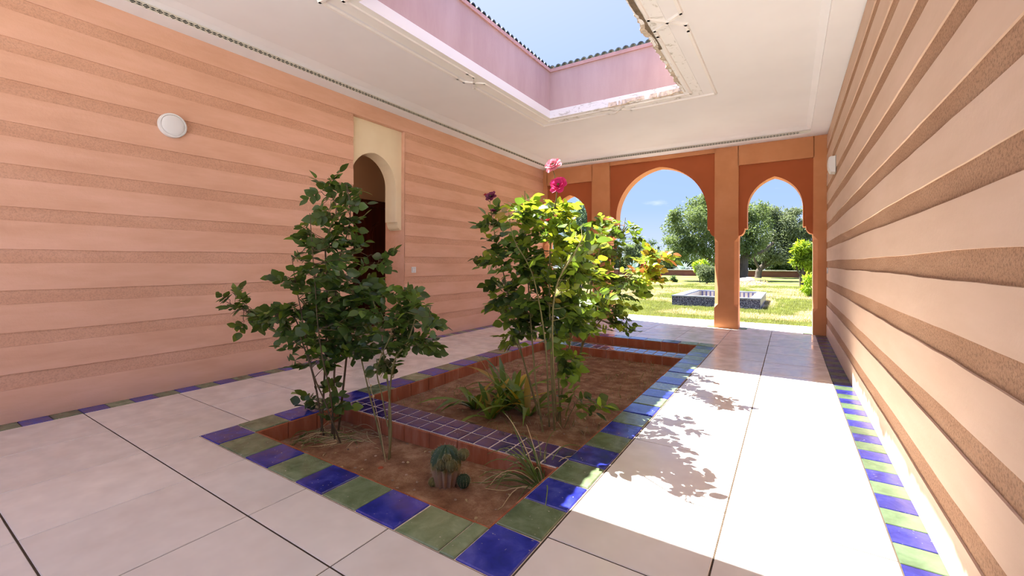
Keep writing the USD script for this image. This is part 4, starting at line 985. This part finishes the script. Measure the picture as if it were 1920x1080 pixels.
# grass blades: a few tufts, instanced
rng = np.random.default_rng(31)
gr = UsdGeom.PointInstancer.Define(stage, path_for('lawn_grass', None))
tag(gr.GetPrim(), 'short grass blades growing along the lawn by the terrace', 'grass', kind='stuff')
protos = []
for k in range(5):
    mb = MB()
    for b in range(26):
        p = np.array([rng.normal(0, .05), rng.normal(0, .05), 0]); h = rng.uniform(.025, .065); a = rng.uniform(0, 6.3); d = np.array([math.cos(a), math.sin(a), 0])
        s = np.array([-d[1], d[0], 0]) * .0035; t = h * rng.uniform(.2, .9)
        mb.add([p - s, p + s, p + d * t * .4 + s * .8 + [0, 0, h * .6], p + d * t * .4 - s * .8 + [0, 0, h * .6], p + d * t + [0, 0, h]], [(0, 1, 2), (0, 2, 3), (3, 2, 4)])
    v, f = mb.build()
    pr = usdkit.mesh(stage, f'{gr.GetPath()}/tuft' + (f'_{k:03d}' if k else ''), (v, f), M['lawn_blade'] if k != 3 else M['grass_dry'])
    protos.append(pr.GetPath())
pos, idx, sc_, ori = [], [], [], []
def in_pool(x, y): return -2.75 < x < -.55 and 12.28 < y < 15.6
while len(pos) < 26000:
    y = 9.62 + 16 * rng.random() ** 1.7; x = rng.uniform(-8.0 * y / 9.6, 1.4 * y / 9.6 - .2)
    if in_pool(x, y): continue
    pos.append((x, y, GZ - .004)); s = rng.uniform(.7, 1.4) * (1 + (y - 9.6) * .03); sc_.append((s, s, s)); a = rng.uniform(0, math.pi); ori.append(Gf.Quath(math.cos(a), 0, 0, math.sin(a)))
    patch = meshkit.noise(np.array([[x * .9, y * .5, 1.0]]))[0]
    idx.append(3 if (patch + .10 * (x > -1.2) > .52 and rng.random() < .72 and y > 10.2) else int(rng.choice([0, 1, 2, 4])))
gr.CreatePrototypesRel().SetTargets(protos)
gr.CreatePositionsAttr(Vt.Vec3fArray.FromNumpy(np.array(pos, np.float32))); gr.CreateProtoIndicesAttr(Vt.IntArray(idx)); gr.CreateScalesAttr(Vt.Vec3fArray.FromNumpy(np.array(sc_, np.float32))); gr.CreateOrientationsAttr(Vt.QuathArray(ori))

# raised basin
bx0, bx1, by0, by1, bz = -2.70, -.60, 12.34, 15.45, .275
ba = thing('raised_basin', 'raised rectangular basin faced with dark mosaic, pale tiled rim, on the lawn', 'basin', ((bx0 + bx1) / 2, (by0 + by1) / 2, GZ))
rw = .24
part('basin_wall', extrude(sbox(bx0, by0, bx1, by1).difference(sbox(bx0 + rw, by0 + rw, bx1 - rw, by1 - rw)), 'z', GZ - .2, bz - .03), M['pool_tile'], ba)
part('rim', extrude(sbox(bx0 - .012, by0 - .012, bx1 + .012, by1 + .012).difference(sbox(bx0 + rw - .012, by0 + rw - .012, bx1 - rw + .012, by1 - rw + .012)), 'z', bz - .03, bz), M['pool_rim'], ba)
part('basin_lining', extrude(sbox(bx0 + rw, by0 + rw, bx1 - rw, by1 - rw).difference(sbox(bx0 + rw + .01, by0 + rw + .01, bx1 - rw - .01, by1 - rw - .01)), 'z', GZ - .2, bz - .031), M['pool_inside'], ba)
part('basin_floor', MB().box(bx0 + rw, bx1 - rw, by0 + rw, by1 - rw, GZ - .22, GZ - .18), M['pool_inside'], ba)
xx = bx0 + rw + .06
while xx < bx1 - rw - .05:
    part('stripe', MB().box(xx, xx + .045, by1 - rw - .016, by1 - rw - .008, bz - .20, bz - .033), M['pool_stripe'], ba); xx += .12
part('footing', MB().box(bx0 - .10, bx1 + .28, by0 - .03, by1 + .05, GZ - .05, GZ + .006), M['stone'], ba)

# low garden wall in the distance
gwl = thing('garden_wall', 'low red-brown garden wall with a pale coping across the far lawn', 'wall', (0, 44, GZ), kind='structure')
part('wall_body', MB().box(-45, 30, 44, 44.25, GZ - .1, .50), M['garden_wall'], gwl)
part('coping', MB().box(-45, 30, 43.95, 44.30, .50, .58), M['stone'], gwl)

# trees and shrubs
def leaf_cloud(rng, blobs, n, L, W, dens_edge=.55, hang=.3):
    """Small leaves in sprays, nearer the surface of each blob than its middle. blobs: (centre, radii)."""
    vol = np.array([b[1][0] * b[1][1] * b[1][2] for b in blobs]) ** .7; vol /= vol.sum()
    ks = rng.choice(len(blobs), n, p=vol)
    C = np.array([b[0] for b in blobs]); R = np.array([b[1] for b in blobs])
    q = rng.normal(0, 1, (n, 3)); q /= np.linalg.norm(q, axis=1, keepdims=True); q *= rng.uniform(0, 1, (n, 1)) ** dens_edge
    p = C[ks] + q * R[ks]
    p += .28 * R[ks].mean(1, keepdims=True) * (np.stack([meshkit.noise(p * 1.3 + s) for s in (0, 31, 67)], 1) - .5) * 2
    d = q * .6 + rng.normal(0, .55, (n, 3)); d[:, 2] -= hang; d /= np.linalg.norm(d, axis=1, keepdims=True)
    up = rng.normal(0, 1, (n, 3)) * .7 + [0, 0, 1]; s = np.cross(d, up); s /= np.linalg.norm(s, axis=1, keepdims=True) + 1e-9
    l = L * rng.uniform(.6, 1.3, (n, 1)); w = W * rng.uniform(.7, 1.2, (n, 1))
    v = np.stack([p, p + d * l * .5 - s * w * .5, p + d * l, p + d * l * .5 + s * w * .5], 1).reshape(-1, 3)
    b = np.arange(n)[:, None] * 4
    return v, np.vstack([b + [0, 1, 2], b + [0, 2, 3]])
def tree(name, label, cat, d, base, trunk, blobs, n, L, W, leafmat, seed, group=None, hang=.3, trunk_r=.2, fork=None):
    """Reads the tree off the picture at distance d: base (u, v), trunk polylines [(u, v, depth shift)], blobs (u, v, half width px, half height px, depth shift m)."""
    rng = np.random.default_rng(seed); s = d / FPX
    b = at_d(base[0], base[1], d); b[2] = GZ
    o = thing(name, label, cat, b, group)
    for i, (pts, r0, r1) in enumerate(trunk):
        w = [at_d(u, v, d + dd) for u, v, dd in pts]
        if i == 0: w[0] = b - [0, 0, .1]
        c = spline(w, 5)
        part('trunk' if i == 0 else 'branch', tube(c, np.linspace(r0, r1, len(c)) * (1 + .12 * noise1(np.arange(len(c)), seed + i, .7)), 9), M['bark'], o, smooth=True)
    B = []
    for (u, v, ru, rv, dd) in blobs:
        B.append((at_d(u, v, d + dd), (ru * s, ru * s * .9, rv * s)))
        for k in range(5):
            q = unit(rng.normal(0, 1, 3)); B.append((B[-1 - k][0] + q * np.array([ru, ru * .9, rv]) * s * .8, (ru * s * .45, ru * s * .45, rv * s * .42)))
    part('foliage', leaf_cloud(rng, B, n, L, W, hang=hang), M[leafmat], o, kind='stuff')
    return o
tree('broad_tree', 'broad feathery green tree with thick leaning trunk behind the free-standing column', 'tree', 30.0, (1391, 524),
     [(((1391, 526, 0), (1392, 505, 0), (1396, 480, 0), (1404, 455, .3)), .42, .20), (((1397, 488, 0), (1412, 478, .2), (1432, 470, .4), (1450, 455, .6)), .16, .08), (((1392, 500, 0), (1365, 495, -.3), (1340, 490, -.6), (1312, 476, -1), (1295, 460, -1.2)), .17, .06), (((1398, 480, 0), (1385, 450, .2), (1360, 420, .4)), .16, .07)],
     [(1300, 425, 46, 40, -.6), (1275, 455, 30, 22, -.8), (1318, 395, 34, 28, 0), (1340, 455, 42, 32, -.5), (1290, 470, 34, 16, -1), (1360, 410, 40, 36, .5), (1410, 415, 36, 34, .3), (1400, 445, 34, 30, -.3), (1335, 375, 22, 16, 0), (1262, 405, 14, 14, -.5), (1255, 450, 14, 8, -.6), (1425, 395, 26, 18, .4)],
     26000, .24, .075, 'tree_leaf', 41, hang=.5)
tree('round_tree', 'full grey-green tree with forked trunk, centred in the right arch', 'tree', 36.0, (1421, 519),
     [(((1421, 519, 0), (1423, 508, 0), (1430, 498, 0), (1440, 485, .2)), .26, .14), (((1426, 503, 0), (1442, 496, .2), (1460, 480, .4)), .15, .07), (((1424, 505, 0), (1416, 490, 0), (1412, 478, 0)), .13, .07)],
     [(1470, 430, 36, 30, 0), (1450, 460, 32, 28, -.4), (1490, 450, 32, 32, 0), (1470, 405, 26, 16, .4), (1440, 400, 22, 14, .5), (1508, 430, 20, 22, .3), (1465, 480, 34, 14, -.5), (1500, 475, 22, 20, .2)],
     22000, .26, .08, 'tree_leaf_silver', 42, hang=.3)
tree('small_dark_tree', 'small dark tree standing between the forked trunk and the lime-leaved tree', 'tree', 41.0, (1463, 515), [(((1463, 518, 0), (1463, 508, 0), (1464, 495, 0)), .2, .1)],
     [(1463, 495, 18, 12, 0), (1478, 497, 14, 10, .3), (1450, 500, 10, 8, .2)], 5000, .22, .09, 'tree_leaf_deep', 43)
tree('lime_tree', 'young lime-green leafy tree at the right edge of the right arch', 'tree', 22.0, (1503, 525), [(((1504, 526, 0), (1503, 515, 0), (1506, 500, 0), (1512, 480, 0)), .11, .05), (((1503, 516, 0), (1496, 508, 0), (1492, 498, .1)), .06, .03)],
     [(1515, 470, 20, 20, 0), (1505, 490, 16, 12, 0), (1525, 495, 18, 18, .2), (1498, 468, 10, 8, -.1)], 2600, .24, .12, 'tree_leaf_lime', 44, hang=.4)
tree('lime_shrub', 'low lime-green shrub by the right-hand column foot', 'shrub', 15.0, (1520, 560), [(((1520, 556, 0), (1520, 545, 0), (1518, 530, 0)), .02, .01)],
     [(1516, 522, 10, 10, 0), (1524, 545, 14, 16, .1), (1510, 540, 8, 8, 0)], 900, .11, .06, 'tree_leaf_lime', 45)
tree('round_shrub', 'round pale green shrub on the lawn left of the column', 'shrub', 25.0, (1325, 530), [(((1326, 530, 0), (1326, 522, 0), (1327, 512, 0)), .05, .03)],
     [(1327, 513, 17, 14, 0), (1318, 505, 10, 10, .2), (1338, 515, 14, 14, .1)], 5200, .14, .055, 'tree_leaf_silver', 46, hang=0)
tree('upright_shrub', 'darker upright leafy shrub just behind the round pale shrub', 'shrub', 27.0, (1312, 524), [(((1312, 524, 0), (1312, 512, 0), (1311, 498, 0)), .05, .02)],
     [(1312, 502, 9, 9, 0), (1306, 496, 6, 5, 0), (1318, 494, 8, 6, .1)], 1500, .2, .08, 'tree_leaf_lime', 47)
tree('sapling', 'tiny sapling growing in the open lawn', 'shrub', 27.0, (1262, 527), [(((1262, 528, 0), (1261, 522, 0), (1260, 517, 0)), .02, .01)], [(1261, 521, 4, 5, 0), (1265, 525, 4, 3, .1)], 420, .14, .05, 'tree_leaf_deep', 48)
tree('bamboo_clump', 'tall blue-green bamboo clump filling the small left arch', 'bamboo', 20.0, (1088, 545), [(((1088, 548, 0), (1088, 500, 0), (1090, 440, 0)), .06, .03), (((1084, 540, 0), (1078, 490, .1), (1076, 420, .2)), .05, .02), (((1092, 540, 0), (1102, 490, .1), (1108, 430, .2)), .05, .02)],
     [(1085, 415, 22, 30, 0), (1075, 450, 24, 30, .2), (1100, 455, 24, 34, .3), (1085, 490, 30, 26, 0), (1092, 392, 12, 14, 0), (1110, 480, 16, 20, .3)], 9000, .34, .035, 'bamboo_leaf', 49, hang=.4)
rows = [(1142, 476, 22, 24, 'tree_leaf_silver', 'pale flowering shrub behind the garden wall, left of both agaves'), (1186, 474, 18, 20, 'tree_leaf_silver', 'grey-green shrub behind the garden wall above the left agave'),
        (1222, 478, 17, 18, 'tree_leaf', 'olive-green shrub behind the garden wall between the two agaves'), (1256, 481, 16, 16, 'tree_leaf_silver', 'pale green shrub behind the garden wall left of the right agave'),
        (1098, 478, 20, 24, 'tree_leaf', 'bushy green shrub beyond the small left arch')]
for i, (u, v, ru, rv, m, lab) in enumerate(rows):
    tree('shrub', lab, 'shrub', (46.2 + 1.2 * (i % 2)) / ray(u, v)[1], (u, 513), [(((u, 514, 0), (u, 505, 0), (u + 2, v, 0)), .08, .04)], [(u, v, ru, rv, 0), (u, v + rv * .6, ru * .8, rv * .6, .1)], 4600, .26, .11, m, 60 + i, hang=0)
tree('hedge', 'long dark clipped hedge behind the far garden wall', 'hedge', 51.0, (1300, 512), [(((1300, 513, 51 / ray(1300, 500)[1] - 51), (1300, 500, 51 / ray(1300, 500)[1] - 51), (1300, 492, 51 / ray(1300, 500)[1] - 51)), .1, .05)],
     [(u, 494 + (u % 3), 26, 11, 51.0 / ray(u, 494)[1] - 51.0) for u in range(1080, 1560, 24)], 20000, .32, .14, 'tree_leaf_deep', 75, hang=0)
tree('bare_shrub', 'tall thin purple-leaved shrub rising above the others in the wide arch', 'shrub', 48.6, (1210, 513), [(((1205, 514, 0), (1202, 480, 0), (1198, 450, 0)), .06, .02), (((1206, 500, 0), (1215, 475, 0), (1222, 452, 0)), .04, .015), (((1208, 500, 0), (1226, 478, 0), (1236, 462, 0)), .04, .015)],
     [(1198, 450, 10, 6, 0), (1222, 454, 9, 6, 0), (1236, 464, 5, 5, 0), (1210, 460, 12, 6, 0)], 420, .3, .1, 'tree_leaf_deep', 80)
rng = np.random.default_rng(51)
for i, (u, v, R, lab) in enumerate(((1189, 503, .95, 'large silver-blue agave behind the garden wall at the left of the wide arch'), (1279, 504, 1.0, 'large silver-blue agave under the left branches of the feathery tree'))):
    c = at_y(u, v, 45.3); c[2] = .3
    o = thing('agave', lab, 'agave', c)
    for k in range(22):
        t = 2 * math.pi * k / 22 * 5; e = .35 + 1.0 * (k / 22)
        part('leaf', strap_leaf(c, (math.cos(t), math.sin(t)), R * rng.uniform(1.1, 1.5), .26, e, rng.uniform(-.05, .22), 7), M['agave'], o, smooth=True)
p = at_z(1500, 598, GZ); part('stepping_stone', MB().box(p[0] - .35, p[0] + .32, p[1] - .12, p[1] + .14, GZ - .05, GZ + .02), M['stone'], None, label='flat pale stone slab in the grass by the right column', cat='stone')
p = at_z(1398, 531, GZ); part('rock', stone(p + [0, 0, .1], .42, rng), M['stone'], None, smooth=40, label='pale rock on the lawn at the foot of the leaning trunk', cat='rock')
mb = MB()
for k in range(900):
    q = at_z(1410 + rng.normal(0, 12), 531 + rng.normal(0, 2.2), GZ); a = rng.uniform(0, 6.3); d = np.array([math.cos(a), math.sin(a), rng.uniform(-.1, .5)]) * rng.uniform(.15, .4); s = np.array([-math.sin(a), math.cos(a), 0]) * .02
    mb.add([q - s, q + s, q + d + s * .4 + [0, 0, .03], q + d - s * .4 + [0, 0, .03]], [(0, 1, 2), (0, 2, 3)])
part('dry_clippings', mb, M['grass_dry'], None, kind='stuff', label='heap of dry brown clippings on the lawn beside the pale rock', cat='clippings')
